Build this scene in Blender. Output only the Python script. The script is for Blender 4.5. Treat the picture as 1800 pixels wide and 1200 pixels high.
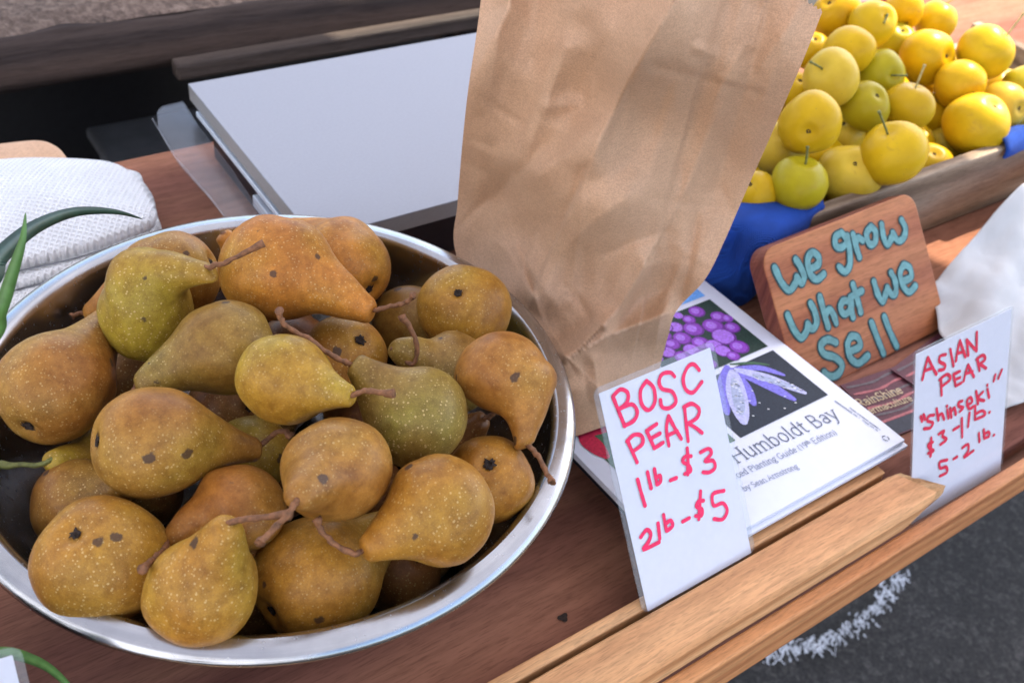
import bpy, math, random
from math import sin, cos, pi, radians
from mathutils import Vector, Matrix, noise

random.seed(7)
S = bpy.context.scene
for o in list(bpy.data.objects):
    bpy.data.objects.remove(o, do_unlink=True)
COL = S.collection

# ------------------------------------------------------------------ camera
FPX = 1753.8
PITCH, ROLL, YAW = radians(41.42578775), radians(9.38630784), radians(-40.35990261)
CAM = Vector((-0.17497769, -0.42332569, 0.57710944))
ROT = Matrix.Rotation(YAW, 3, 'Z') @ Matrix.Rotation(pi / 2 - PITCH, 3, 'X') @ Matrix.Rotation(ROLL, 3, 'Z')
cd = bpy.data.cameras.new('camera')
cd.sensor_width = 36.0
cd.lens = FPX / 1800 * 36
cd.clip_start = 0.02
cd.clip_end = 400
cd.dof.use_dof = True
cd.dof.focus_distance = 0.60
cd.dof.aperture_fstop = 11.0
cam = bpy.data.objects.new('camera', cd)
COL.objects.link(cam)
cam.matrix_world = Matrix.Translation(CAM) @ ROT.to_4x4()
S.camera = cam

# ------------------------------------------------------------------ light
SUN_EL = radians(50)
SUN_H = Vector((0.97, 0.24, 0)).normalized()
SUN_DIR = Vector((SUN_H.x * cos(SUN_EL), SUN_H.y * cos(SUN_EL), sin(SUN_EL)))
W = bpy.data.worlds.new('World')
S.world = W
W.use_nodes = True
nt = W.node_tree
nt.nodes.clear()
sky = nt.nodes.new('ShaderNodeTexSky')
sky.sky_type = 'NISHITA'
sky.sun_disc = False
sky.sun_elevation = SUN_EL
sky.sun_rotation = math.atan2(SUN_H.x, SUN_H.y)
sky.dust_density = 2.0
bg = nt.nodes.new('ShaderNodeBackground')
bg.inputs['Strength'].default_value = 0.15
out = nt.nodes.new('ShaderNodeOutputWorld')
nt.links.new(sky.outputs[0], bg.inputs[0])
nt.links.new(bg.outputs[0], out.inputs[0])
sl = bpy.data.lights.new('sun', 'SUN')
sl.energy = 3.2
sl.angle = radians(0.55)
sl.color = (1.0, 0.87, 0.67)
sun = bpy.data.objects.new('sun', sl)
COL.objects.link(sun)
sun.rotation_euler = SUN_DIR.to_track_quat('Z', 'Y').to_euler()
sun.location = SUN_DIR * 6
S.view_settings.view_transform = 'Standard'
S.view_settings.look = 'None'
S.view_settings.exposure = 1.7
S.cycles.max_bounces = 7
S.cycles.diffuse_bounces = 2
S.cycles.glossy_bounces = 4
S.cycles.transmission_bounces = 6
S.cycles.transparent_max_bounces = 8
S.cycles.caustics_reflective = False
S.cycles.caustics_refractive = False
S.view_settings.gamma = 1.0
S.view_settings.use_curve_mapping = False


# ------------------------------------------------------------------ pixel helpers
def ray(px, py):
    return ROT @ Vector(((px - 900) / FPX, -(py - 600) / FPX, -1))


def atz(px, py, z):
    d = ray(px, py)
    return CAM + d * ((z - CAM.z) / d.z)


def onplane(px, py, P, n):
    d = ray(px, py)
    return CAM + d * ((P - CAM).dot(n) / d.dot(n))


def topx(P):
    c = ROT.transposed() @ (Vector(P) - CAM)
    return 900 + FPX * c.x / -c.z, 600 - FPX * c.y / -c.z


# ------------------------------------------------------------------ object helpers
ORG = {}


def tag(o, label=None, cat=None, group=None, kind=None):
    if label: o['label'] = label
    if cat: o['category'] = cat
    if group: o['group'] = group
    if kind: o['kind'] = kind
    return o


def thing(name, loc, label, cat, group=None):
    o = bpy.data.objects.new(name, None)
    COL.objects.link(o)
    o.location = loc
    o.empty_display_size = 0.02
    ORG[o] = Vector(loc)
    return tag(o, label, cat, group)


def mesh(name, V, F, mats, parent=None, smooth=True, mi=None, origin=None):
    """one mesh object; V in world coordinates"""
    og = Vector(origin) if origin is not None else (ORG[parent] if parent else Vector((0, 0, 0)))
    me = bpy.data.meshes.new(name)
    me.from_pydata([tuple(Vector(v) - og) for v in V], [], F)
    if not isinstance(mats, (list, tuple)): mats = [mats]
    for m in mats: me.materials.append(m)
    me.polygons.foreach_set('use_smooth', [smooth] * len(F))
    if mi: me.polygons.foreach_set('material_index', mi)
    me.update()
    o = bpy.data.objects.new(name, me)
    COL.objects.link(o)
    if parent:
        o.parent = parent
        o.location = og - ORG[parent]
    else:
        o.location = og
    ORG[o] = og
    return o


def bevel(o, w, seg=2, angle=30):
    m = o.modifiers.new('bevel', 'BEVEL')
    m.width = w
    m.segments = seg
    m.limit_method = 'ANGLE'
    m.angle_limit = radians(angle)
    return o


def box(x0, x1, y0, y1, z0, z1):
    V = [Vector((x, y, z)) for z in (z0, z1) for y in (y0, y1) for x in (x0, x1)]
    F = [(0, 2, 3, 1), (4, 5, 7, 6), (0, 1, 5, 4), (2, 6, 7, 3), (0, 4, 6, 2), (1, 3, 7, 5)]
    return V, F


def prism(poly, z0, z1):
    n = len(poly)
    V = [Vector((p[0], p[1], z0)) for p in poly] + [Vector((p[0], p[1], z1)) for p in poly]
    F = [tuple(range(n - 1, -1, -1)), tuple(range(n, 2 * n))]
    F += [(i, (i + 1) % n, n + (i + 1) % n, n + i) for i in range(n)]
    return V, F


def slab(P, n, t):
    """polygon of world points P extruded by -n*t"""
    k = len(P)
    V = [Vector(p) for p in P] + [Vector(p) - n * t for p in P]
    F = [tuple(range(k)), tuple(range(2 * k - 1, k - 1, -1))]
    F += [(i, i + k, (i + 1) % k + k, (i + 1) % k) for i in range(k)]
    return V, F


def spline(P, per=6, closed=False):
    P = [Vector(p) for p in P]
    if len(P) < 3 and not closed:
        return [P[0].lerp(P[-1], i / per) for i in range(per + 1)]
    n = len(P)
    R = []
    rng = range(n if closed else n - 1)
    for i in rng:
        if closed:
            a, b, c, d = P[(i - 1) % n], P[i], P[(i + 1) % n], P[(i + 2) % n]
        else:
            a, b, c, d = P[max(i - 1, 0)], P[i], P[i + 1], P[min(i + 2, n - 1)]
        for k in range(per):
            t = k / per
            R.append(0.5 * ((2 * b) + (c - a) * t + (2 * a - 5 * b + 4 * c - d) * t * t + (3 * b - a - 3 * c + d) * t ** 3))
    if not closed: R.append(P[-1])
    return R


def tube(P, rad, seg=8):
    """tube along points; rad = list or float"""
    n = len(P)
    if not isinstance(rad, (list, tuple)): rad = [rad] * n
    V, F = [], []
    up = Vector((0.13, 0.21, 0.97))
    for i in range(n):
        t = (P[min(i + 1, n - 1)] - P[max(i - 1, 0)]).normalized()
        a = t.cross(up)
        if a.length < 1e-4: a = t.cross(Vector((1, 0, 0)))
        a.normalize()
        b = t.cross(a)
        up = b.cross(t) if False else up
        for k in range(seg):
            w = 2 * pi * k / seg
            V.append(P[i] + (a * cos(w) + b * sin(w)) * rad[i])
    for i in range(n - 1):
        for k in range(seg):
            F.append((i * seg + k, i * seg + (k + 1) % seg, (i + 1) * seg + (k + 1) % seg, (i + 1) * seg + k))
    F.append(tuple(range(seg - 1, -1, -1)))
    F.append(tuple(range((n - 1) * seg, n * seg)))
    return V, F


class MB:
    def __init__(s):
        s.V, s.F, s.M = [], [], []

    def add(s, VF, m=0):
        b = len(s.V)
        s.V += list(VF[0])
        for f in VF[1]:
            s.F.append(tuple(i + b for i in f))
            s.M.append(m)
        return s

    def build(s, name, mats, parent=None, smooth=True, origin=None):
        return mesh(name, s.V, s.F, mats, parent, smooth, s.M, origin)


def ribbon(P2, w, lift=0.0, rise=0.00002, cap=5):
    """flat brush stroke in plane coordinates (u,v,height); w = float or list"""
    n = len(P2)
    P2 = [Vector((p[0], p[1])) for p in P2]
    if not isinstance(w, (list, tuple)): w = [w] * n
    V, F = [], []
    for i in range(n):
        t = (P2[min(i + 1, n - 1)] - P2[max(i - 1, 0)])
        t = t.normalized() if t.length > 1e-9 else Vector((1, 0))
        nn = Vector((-t.y, t.x)) * w[i] * 0.5
        h = lift + rise * i
        V.append((P2[i].x + nn.x, P2[i].y + nn.y, h))
        V.append((P2[i].x - nn.x, P2[i].y - nn.y, h))
        if i: F.append((2 * i - 2, 2 * i - 1, 2 * i + 1, 2 * i))
    for e in (0, n - 1):
        t = (P2[1] - P2[0]) * -1 if e == 0 else P2[-1] - P2[-2]
        t = t.normalized() if t.length > 1e-9 else Vector((1, 0))
        nn = Vector((-t.y, t.x))
        h = lift + rise * e
        b = len(V)
        for k in range(cap + 1):
            a = pi * k / cap - pi / 2
            q = P2[e] + (t * cos(a) + nn * sin(a)) * w[e] * 0.5
            V.append((q.x, q.y, h))
        F.append(tuple(range(b, b + cap + 1)))
    return V, F


class Plane:
    def __init__(s, O, U, Vv):
        s.O, s.U, s.V = Vector(O), Vector(U).normalized(), Vector(Vv).normalized()
        s.N = s.U.cross(s.V).normalized()

    def w(s, u, v, h=0.0):
        return s.O + s.U * u + s.V * v + s.N * h

    def px(s, x, y):
        P = onplane(x, y, s.O, s.N) - s.O
        return P.dot(s.U), P.dot(s.V)

    def put(s, VF):
        return [s.w(*v) for v in VF[0]], VF[1]


# ------------------------------------------------------------------ material helpers
def newmat(name):
    m = bpy.data.materials.new(name)
    m.use_nodes = True
    t = m.node_tree
    b = t.nodes['Principled BSDF']
    return m, t, b


def N(t, typ, **kw):
    n = t.nodes.new(typ)
    for k, v in kw.items():
        if k.startswith('i_'):
            n.inputs[k[2:].replace('_', ' ')].default_value = v
        else:
            setattr(n, k, v)
    return n


def L(t, a, b): t.links.new(a, b)


def coords(t, scale=(1, 1, 1), rot=(0, 0, 0), typ='Object'):
    tc = N(t, 'ShaderNodeTexCoord')
    mp = N(t, 'ShaderNodeMapping')
    mp.inputs['Scale'].default_value = scale
    mp.inputs['Rotation'].default_value = rot
    L(t, tc.outputs[typ], mp.inputs[0])
    return mp.outputs[0]


def noisen(t, vec, scale, detail=4, rough=0.55, dist=0.0):
    n = N(t, 'ShaderNodeTexNoise')
    n.inputs['Scale'].default_value = scale
    n.inputs['Detail'].default_value = detail
    n.inputs['Roughness'].default_value = rough
    n.inputs['Distortion'].default_value = dist
    if vec: L(t, vec, n.inputs['Vector'])
    return n


def ramp(t, fac, stops, interp='LINEAR'):
    r = N(t, 'ShaderNodeValToRGB')
    r.color_ramp.interpolation = interp
    e = r.color_ramp.elements
    while len(e) < len(stops): e.new(0.5)
    for i, (p, c) in enumerate(stops):
        e[i].position = p
        e[i].color = (c[0], c[1], c[2], 1) if isinstance(c, (tuple, list)) else (c, c, c, 1)
    L(t, fac, r.inputs[0])
    return r


def mixc(t, fac, a, b, blend='MIX'):
    m = N(t, 'ShaderNodeMix', data_type='RGBA', blend_type=blend)
    if isinstance(fac, (int, float)): m.inputs[0].default_value = fac
    else: L(t, fac, m.inputs[0])
    for s, v in ((6, a), (7, b)):
        if isinstance(v, (tuple, list)): m.inputs[s].default_value = (v[0], v[1], v[2], 1)
        else: L(t, v, m.inputs[s])
    return m.outputs[2]


def bump(t, b, h, strength=0.3, dist=0.001):
    n = N(t, 'ShaderNodeBump')
    n.inputs['Strength'].default_value = strength
    n.inputs['Distance'].default_value = dist
    L(t, h, n.inputs['Height'])
    L(t, n.outputs[0], b.inputs['Normal'])
    return n


def plain(name, col, rough=0.5, metal=0.0, var=0.12, scale=60, bmp=0.0, spec=0.5):
    m, t, b = newmat(name)
    v = coords(t)
    n = noisen(t, v, scale)
    r = ramp(t, n.outputs[0], [(0.3, tuple(c * (1 - var) for c in col)), (0.7, tuple(min(c * (1 + var), 1) for c in col))])
    L(t, r.outputs[0], b.inputs['Base Color'])
    b.inputs['Roughness'].default_value = rough
    b.inputs['Metallic'].default_value = metal
    b.inputs['Specular IOR Level'].default_value = spec
    if bmp: bump(t, b, n.outputs[0], bmp, 0.001)
    return m


def wood(name, dark, mid, light, gscale=1.0, rough=0.5, bmp=0.25, axis='X', ring=1.0, knots=False, bd=0.0008, spec=0.25):
    m, t, b = newmat(name)
    b.inputs['Specular IOR Level'].default_value = spec
    st = {'X': (1.3, 14, 14), 'Z': (14, 14, 1.3), 'Y': (14, 1.3, 14)}[axis]
    v = coords(t, tuple(s * gscale for s in st))
    warp = noisen(t, v, 0.8, 3, 0.5, 0.6)
    fine = noisen(t, coords(t, tuple(s * gscale * 5 for s in st)), 3.0, 4, 0.65)
    big = noisen(t, coords(t, tuple(s * gscale * 0.35 for s in st)), 1.6, 3, 0.5, 1.2)
    wv = N(t, 'ShaderNodeTexWave')
    wv.wave_type = 'RINGS'
    wv.inputs['Scale'].default_value = 0.55 * ring
    wv.inputs['Distortion'].default_value = 5.0
    wv.inputs['Detail'].default_value = 3
    wv.inputs['Detail Scale'].default_value = 0.9
    L(t, v, wv.inputs['Vector'])
    c1 = ramp(t, big.outputs[0], [(0.32, dark), (0.5, mid), (0.68, light)])
    c2 = ramp(t, wv.outputs[0], [(0.0, dark), (0.45, mid), (1.0, light)])
    c = mixc(t, 0.45, c1.outputs[0], c2.outputs[0])
    f2 = ramp(t, fine.outputs[0], [(0.35, 0.72), (0.6, 1.04)])
    c = mixc(t, 0.75, c, f2.outputs[0], 'MULTIPLY')
    pore = noisen(t, coords(t, tuple(s * gscale * 16 for s in st)), 3.0, 2, 0.6)
    pr_ = ramp(t, pore.outputs[0], [(0.36, 0.70), (0.48, 1.0)])
    c = mixc(t, 0.7, c, pr_.outputs[0], 'MULTIPLY')
    if knots:
        vo = N(t, 'ShaderNodeTexVoronoi')
        vo.inputs['Scale'].default_value = 1.0
        L(t, coords(t, (5.5, 14, 5)), vo.inputs['Vector'])
        kr = ramp(t, vo.outputs['Distance'], [(0.02, 0.25), (0.07, 0.8), (0.13, 1.0)])
        c = mixc(t, 0.8, c, kr.outputs[0], 'MULTIPLY')
    L(t, c, b.inputs['Base Color'])
    rr = ramp(t, fine.outputs[0], [(0.3, rough + 0.12), (0.7, rough - 0.06)])
    L(t, rr.outputs[0], b.inputs['Roughness'])
    bump(t, b, fine.outputs[0], bmp, bd)
    return m


# ================================================================== MATERIALS
M = {}
M['table'] = wood('table_wood', (0.17, 0.068, 0.050), (0.30, 0.128, 0.086), (0.42, 0.195, 0.115), 1.0, 0.58, 0.25, 'X', 1.0, True, 0.0008, 0.02)
M['pine'] = wood('pine_wood', (0.42, 0.165, 0.062), (0.68, 0.335, 0.145), (0.80, 0.47, 0.23), 1.5, 0.5, 0.35, 'X', 1.6)
M['fir'] = wood('fir_wood', (0.36, 0.12, 0.045), (0.60, 0.24, 0.09), (0.72, 0.36, 0.15), 1.5, 0.5, 0.35, 'X', 1.6)
M['split'] = wood('split_wood', (0.34, 0.16, 0.06), (0.66, 0.36, 0.16), (0.78, 0.50, 0.26), 2.5, 0.8, 0.9, 'X', 1.6, False, 0.003)
M['weathered'] = wood('weathered_wood', (0.13, 0.085, 0.055), (0.36, 0.26, 0.18), (0.54, 0.43, 0.32), 1.3, 0.75, 0.7, 'X', 1.8, False, 0.0015)
M['cedar'] = wood('cedar_wood', (0.30, 0.085, 0.034), (0.43, 0.145, 0.056), (0.56, 0.23, 0.09), 1.1, 0.45, 0.2, 'X', 0.7)
M['cedar_side'] = wood('cedar_edge', (0.14, 0.04, 0.03), (0.24, 0.07, 0.045), (0.32, 0.11, 0.06), 2.0, 0.6, 0.3, 'Z', 1.6)
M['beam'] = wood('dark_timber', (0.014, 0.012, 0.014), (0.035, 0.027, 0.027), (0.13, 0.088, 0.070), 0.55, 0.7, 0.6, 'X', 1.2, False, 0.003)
M['ledge'] = wood('ledge_wood', (0.03, 0.024, 0.022), (0.08, 0.06, 0.052), (0.17, 0.13, 0.11), 0.8, 0.7, 0.6, 'X', 1.2, False, 0.003)
M['stucco'] = plain('pale_stucco', (0.69, 0.73, 0.84), 0.9, 0, 0.05, 6)
M['red_paint'] = plain('red_paint', (0.42, 0.05, 0.05), 0.5, 0, 0.25, 40)
M['black_plastic'] = plain('black_plastic', (0.014, 0.014, 0.018), 0.45, 0, 0.2, 80)
M['tote'] = plain('grey_plastic', (0.16, 0.17, 0.19), 0.5, 0, 0.3, 12, 0.2)
M['scale_grey'] = plain('scale_plate', (0.345, 0.355, 0.395), 0.6, 0.0, 0.03, 400, 0, 0.10)
M['scale_edge'] = plain('scale_edge', (0.36, 0.35, 0.34), 0.4, 0.3, 0.05, 300)
M['scale_body'] = plain('scale_body', (0.62, 0.68, 0.76), 0.35, 0.1, 0.05, 60)
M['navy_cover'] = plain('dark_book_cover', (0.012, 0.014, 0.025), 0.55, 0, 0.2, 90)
M['paper'] = plain('white_paper', (0.76, 0.75, 0.82), 0.5, 0, 0.02, 200)
M['cover'] = plain('cover_paper', (0.68, 0.70, 0.80), 0.3, 0, 0.015, 150)
M['marker'] = plain('pink_marker', (0.86, 0.012, 0.105), 0.5, 0, 0.15, 260)
M['marker2'] = plain('red_marker', (0.66, 0.010, 0.055), 0.5, 0, 0.18, 260)
M['teal'] = plain('teal_paint', (0.115, 0.285, 0.285), 0.5, 0, 0.22, 150, 0.2)
M['teal_line'] = plain('teal_outline', (0.018, 0.060, 0.065), 0.6, 0, 0.2, 150)
M['ink'] = plain('grey_ink', (0.085, 0.10, 0.15), 0.5, 0, 0.05, 100)
M['ink_light'] = plain('blue_grey_ink', (0.20, 0.23, 0.33), 0.5, 0, 0.05, 100)
M['leaf_dark'] = plain('dark_leaf', (0.022, 0.065, 0.045), 0.42, 0, 0.3, 90)
M['leaf'] = plain('green_leaf', (0.11, 0.24, 0.06), 0.42, 0, 0.3, 90)
M['stem'] = plain('pear_stem', (0.21, 0.088, 0.036), 0.7, 0, 0.45, 300, 0.6)
M['stem_green'] = plain('green_stem', (0.16, 0.17, 0.045), 0.6, 0, 0.4, 300, 0.4)
M['stem_pale'] = plain('pale_stem', (0.48, 0.40, 0.17), 0.6, 0, 0.3, 300, 0.4)
M['calyx'] = plain('calyx', (0.030, 0.018, 0.013), 0.9, 0, 0.5, 400, 0.8)
M['chalk'] = plain('chalk', (0.66, 0.66, 0.68), 0.9, 0, 0.3, 60)
M['canopy_frame'] = plain('canopy_frame', (0.45, 0.45, 0.46), 0.4, 0.6, 0.05, 20)


def cloth_mat(name, col, per, strength, dist, rough=0.85, var=0.1, sheen=0.3):
    m, t, b = newmat(name)
    tc = N(t, 'ShaderNodeTexCoord')
    sp = N(t, 'ShaderNodeSeparateXYZ')
    mp = N(t, 'ShaderNodeMapping')
    mp.inputs['Rotation'].default_value = (0, 0, radians(33))
    L(t, tc.outputs['Object'], mp.inputs[0])
    w = noisen(t, tc.outputs['Object'], 18, 2)
    add = N(t, 'ShaderNodeVectorMath', operation='MULTIPLY_ADD')
    L(t, w.outputs[1], add.inputs[0])
    add.inputs[1].default_value = (per * 0.9,) * 3
    L(t, mp.outputs[0], add.inputs[2])
    L(t, add.outputs[0], sp.inputs[0])
    outs = []
    for k in (0, 1):
        mu = N(t, 'ShaderNodeMath', operation='MULTIPLY')
        mu.inputs[1].default_value = 2 * pi / per
        L(t, sp.outputs[k], mu.inputs[0])
        si = N(t, 'ShaderNodeMath', operation='SINE')
        L(t, mu.outputs[0], si.inputs[0])
        outs.append(si.outputs[0])
    pr = N(t, 'ShaderNodeMath', operation='MAXIMUM')
    L(t, outs[0], pr.inputs[0])
    L(t, outs[1], pr.inputs[1])
    fine = noisen(t, tc.outputs['Object'], 600, 3)
    h = N(t, 'ShaderNodeMath', operation='MULTIPLY_ADD')
    L(t, fine.outputs[0], h.inputs[0])
    h.inputs[1].default_value = 0.6
    L(t, pr.outputs[0], h.inputs[2])
    n = noisen(t, tc.outputs['Object'], 25)
    r = ramp(t, n.outputs[0], [(0.3, tuple(c * (1 - var) for c in col)), (0.7, col)])
    L(t, r.outputs[0], b.inputs['Base Color'])
    b.inputs['Roughness'].default_value = rough
    b.inputs['Sheen Weight'].default_value = sheen
    bump(t, b, h.outputs[0], strength, dist)
    return m


M['waffle'] = cloth_mat('waffle_towel', (0.87, 0.88, 0.90), 0.0044, 0.8, 0.0016)
M['white_cloth'] = cloth_mat('white_cloth', (0.52, 0.52, 0.525), 0.0013, 0.3, 0.0006, 0.9, 0.1, 0.0)
M['blue_cloth'] = cloth_mat('blue_towel', (0.010, 0.085, 0.50), 0.0016, 0.7, 0.001, 0.95, 0.5, 0.0)


def kraft_mat():
    m, t, b = newmat('kraft_paper')
    v = coords(t)
    a = noisen(t, v, 900, 4, 0.7)
    c = noisen(t, v, 14, 4, 0.6)
    f = noisen(t, coords(t, (60, 60, 700)), 3, 3)
    r = ramp(t, c.outputs[0], [(0.3, (0.59, 0.355, 0.215)), (0.7, (0.65, 0.405, 0.248))])
    g = ramp(t, a.outputs[0], [(0.36, 0.80), (0.62, 1.06)])
    g2 = ramp(t, f.outputs[0], [(0.35, 0.92), (0.65, 1.04)])
    col = mixc(t, 1.0, r.outputs[0], g.outputs[0], 'MULTIPLY')
    col = mixc(t, 1.0, col, g2.outputs[0], 'MULTIPLY')
    L(t, col, b.inputs['Base Color'])
    b.inputs['Roughness'].default_value = 0.62
    b.inputs['Specular IOR Level'].default_value = 0.35
    h = noisen(t, v, 45, 5, 0.62, 0.5)
    bump(t, b, h.outputs[0], 0.16, 0.003)
    return m


M['kraft'] = kraft_mat()


def steel_mat():
    m, t, b = newmat('stainless_steel')
    tc = N(t, 'ShaderNodeTexCoord')
    sp = N(t, 'ShaderNodeSeparateXYZ')
    L(t, tc.outputs['Object'], sp.inputs[0])
    # streaks running round the bowl: noise over (radius, height) only
    ln = N(t, 'ShaderNodeVectorMath', operation='LENGTH')
    L(t, tc.outputs['Object'], ln.inputs[0])
    cb = N(t, 'ShaderNodeCombineXYZ')
    L(t, ln.outputs['Value'], cb.inputs[0])
    L(t, sp.outputs[2], cb.inputs[1])
    n1 = noisen(t, cb.outputs[0], 1400, 3, 0.6)
    n2 = noisen(t, tc.outputs['Object'], 35, 5, 0.65)
    n3 = noisen(t, tc.outputs['Object'], 260, 3, 0.6)
    r = ramp(t, n2.outputs[0], [(0.3, (0.40, 0.41, 0.43)), (0.7, (0.50, 0.51, 0.53))])
    g = ramp(t, n1.outputs[0], [(0.3, 0.93), (0.7, 1.03)])
    L(t, mixc(t, 1.0, r.outputs[0], g.outputs[0], 'MULTIPLY'), b.inputs['Base Color'])
    b.inputs['Metallic'].default_value = 1.0
    rr = ramp(t, n3.outputs[0], [(0.3, 0.20), (0.7, 0.28)])
    L(t, rr.outputs[0], b.inputs['Roughness'])
    bump(t, b, n3.outputs[0], 0.03, 0.0003)
    return m


M['steel'] = steel_mat()


def bosc_mat():
    """russet skin; Object colour = tone of the single pear"""
    m, t, b = newmat('bosc_skin')
    tc = N(t, 'ShaderNodeTexCoord')
    oi = N(t, 'ShaderNodeObjectInfo')
    off = N(t, 'ShaderNodeVectorMath', operation='MULTIPLY_ADD')
    cx = N(t, 'ShaderNodeCombineXYZ')
    for k in range(3): L(t, oi.outputs['Random'], cx.inputs[k])
    L(t, cx.outputs[0], off.inputs[0])
    off.inputs[1].default_value = (7.1, 3.7, 5.3)
    L(t, tc.outputs['Object'], off.inputs[2])
    v = off.outputs[0]
    n1 = noisen(t, v, 26, 4, 0.6, 0.4)
    n2 = noisen(t, v, 150, 4, 0.65)
    n3 = noisen(t, v, 900, 2, 0.6)
    base = oi.outputs['Color']
    n0 = noisen(t, v, 13, 2, 0.5)
    g0 = ramp(t, n0.outputs[0], [(0.34, (1.06, 0.93, 0.85)), (0.5, (1.0, 1.0, 1.0)), (0.66, (0.84, 1.04, 0.95))])
    g = ramp(t, n1.outputs[0], [(0.30, (0.66, 0.60, 0.50)), (0.5, (1.0, 1.0, 1.0)), (0.72, (1.25, 1.28, 1.1))])
    c = mixc(t, 1.0, base, g.outputs[0], 'MULTIPLY')
    c = mixc(t, 1.0, c, g0.outputs[0], 'MULTIPLY')
    g = ramp(t, n2.outputs[0], [(0.32, (0.70, 0.62, 0.55)), (0.6, (1.08, 1.08, 1.08))])
    c = mixc(t, 0.85, c, g.outputs[0], 'MULTIPLY')
    g = ramp(t, n3.outputs[0], [(0.35, 0.85), (0.6, 1.05)])
    c = mixc(t, 0.8, c, g.outputs[0], 'MULTIPLY')
    # pale lenticels
    vo = N(t, 'ShaderNodeTexVoronoi')
    vo.inputs['Scale'].default_value = 520
    vo.inputs['Randomness'].default_value = 1.0
    L(t, v, vo.inputs['Vector'])
    sz = ramp(t, vo.outputs['Color'], [(0.25, 0.02), (0.75, 0.32)])
    ls = N(t, 'ShaderNodeMath', operation='LESS_THAN')
    L(t, vo.outputs['Distance'], ls.inputs[0])
    L(t, sz.outputs[0], ls.inputs[1])
    patch = ramp(t, n0.outputs[0], [(0.36, 0.12), (0.62, 0.85)])
    fm = N(t, 'ShaderNodeMath', operation='MULTIPLY')
    L(t, ls.outputs[0], fm.inputs[0])
    L(t, patch.outputs[0], fm.inputs[1])
    pale = mixc(t, 0.62, c, (0.74, 0.54, 0.24))
    c = mixc(t, fm.outputs[0], c, pale)
    v2 = N(t, 'ShaderNodeTexVoronoi')
    v2.inputs['Scale'].default_value = 1100
    L(t, v, v2.inputs['Vector'])
    l2 = ramp(t, v2.outputs['Distance'], [(0.16, 0.42), (0.30, 0.0)])
    f2 = N(t, 'ShaderNodeMath', operation='MULTIPLY')
    L(t, l2.outputs[0], f2.inputs[0])
    L(t, patch.outputs[0], f2.inputs[1])
    c = mixc(t, f2.outputs[0], c, (0.60, 0.40, 0.14))
    # bruises and scab: sparse, ragged dark spots
    vw = N(t, 'ShaderNodeVectorMath', operation='MULTIPLY_ADD')
    L(t, n2.outputs[1], vw.inputs[0])
    vw.inputs[1].default_value = (0.006,) * 3
    L(t, v, vw.inputs[2])
    vs = N(t, 'ShaderNodeTexVoronoi')
    vs.inputs['Scale'].default_value = 62
    L(t, vw.outputs[0], vs.inputs['Vector'])
    pick = ramp(t, vs.outputs['Color'], [(0.42, 0.0), (0.78, 0.22)])
    sp = N(t, 'ShaderNodeMath', operation='SUBTRACT')
    L(t, pick.outputs[0], sp.inputs[0])
    L(t, vs.outputs['Distance'], sp.inputs[1])
    sm = ramp(t, sp.outputs[0], [(0.0, 0.0), (0.05, 0.85)])
    c = mixc(t, sm.outputs[0], c, (0.055, 0.030, 0.022))
    L(t, c, b.inputs['Base Color'])
    b.inputs['Roughness'].default_value = 0.43
    b.inputs['Specular IOR Level'].default_value = 0.30
    hh = N(t, 'ShaderNodeMath', operation='ADD')
    L(t, n2.outputs[0], hh.inputs[0])
    L(t, fm.outputs[0], hh.inputs[1])
    bump(t, b, hh.outputs[0], 0.22, 0.0006)
    return m


M['bosc'] = bosc_mat()


def asian_mat():
    m, t, b = newmat('asian_pear_skin')
    tc = N(t, 'ShaderNodeTexCoord')
    oi = N(t, 'ShaderNodeObjectInfo')
    n1 = noisen(t, tc.outputs['Object'], 30, 3, 0.5)
    n2 = noisen(t, tc.outputs['Object'], 220, 3, 0.6)
    g = ramp(t, n1.outputs[0], [(0.3, (0.86, 0.80, 0.7)), (0.7, (1.1, 1.08, 1.1))])
    c = mixc(t, 1.0, oi.outputs['Color'], g.outputs[0], 'MULTIPLY')
    vo = N(t, 'ShaderNodeTexVoronoi')
    vo.inputs['Scale'].default_value = 300
    L(t, tc.outputs['Object'], vo.inputs['Vector'])
    sz = ramp(t, vo.outputs['Color'], [(0.5, 0.0), (0.95, 0.22)])
    ls = N(t, 'ShaderNodeMath', operation='LESS_THAN')
    L(t, vo.outputs['Distance'], ls.inputs[0])
    L(t, sz.outputs[0], ls.inputs[1])
    f = N(t, 'ShaderNodeMath', operation='MULTIPLY')
    L(t, ls.outputs[0], f.inputs[0])
    f.inputs[1].default_value = 0.45
    c = mixc(t, f.outputs[0], c, (0.36, 0.24, 0.045))
    nr = noisen(t, tc.outputs['Object'], 55, 5, 0.7, 0.8)
    rs_ = ramp(t, nr.outputs[0], [(0.60, 0.0), (0.70, 0.45)])
    c = mixc(t, rs_.outputs[0], c, (0.42, 0.23, 0.035))
    L(t, c, b.inputs['Base Color'])
    b.inputs['Roughness'].default_value = 0.34
    b.inputs['Specular IOR Level'].default_value = 0.16
    bump(t, b, n2.outputs[0], 0.06, 0.0005)
    return m


M['asian'] = asian_mat()


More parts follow.
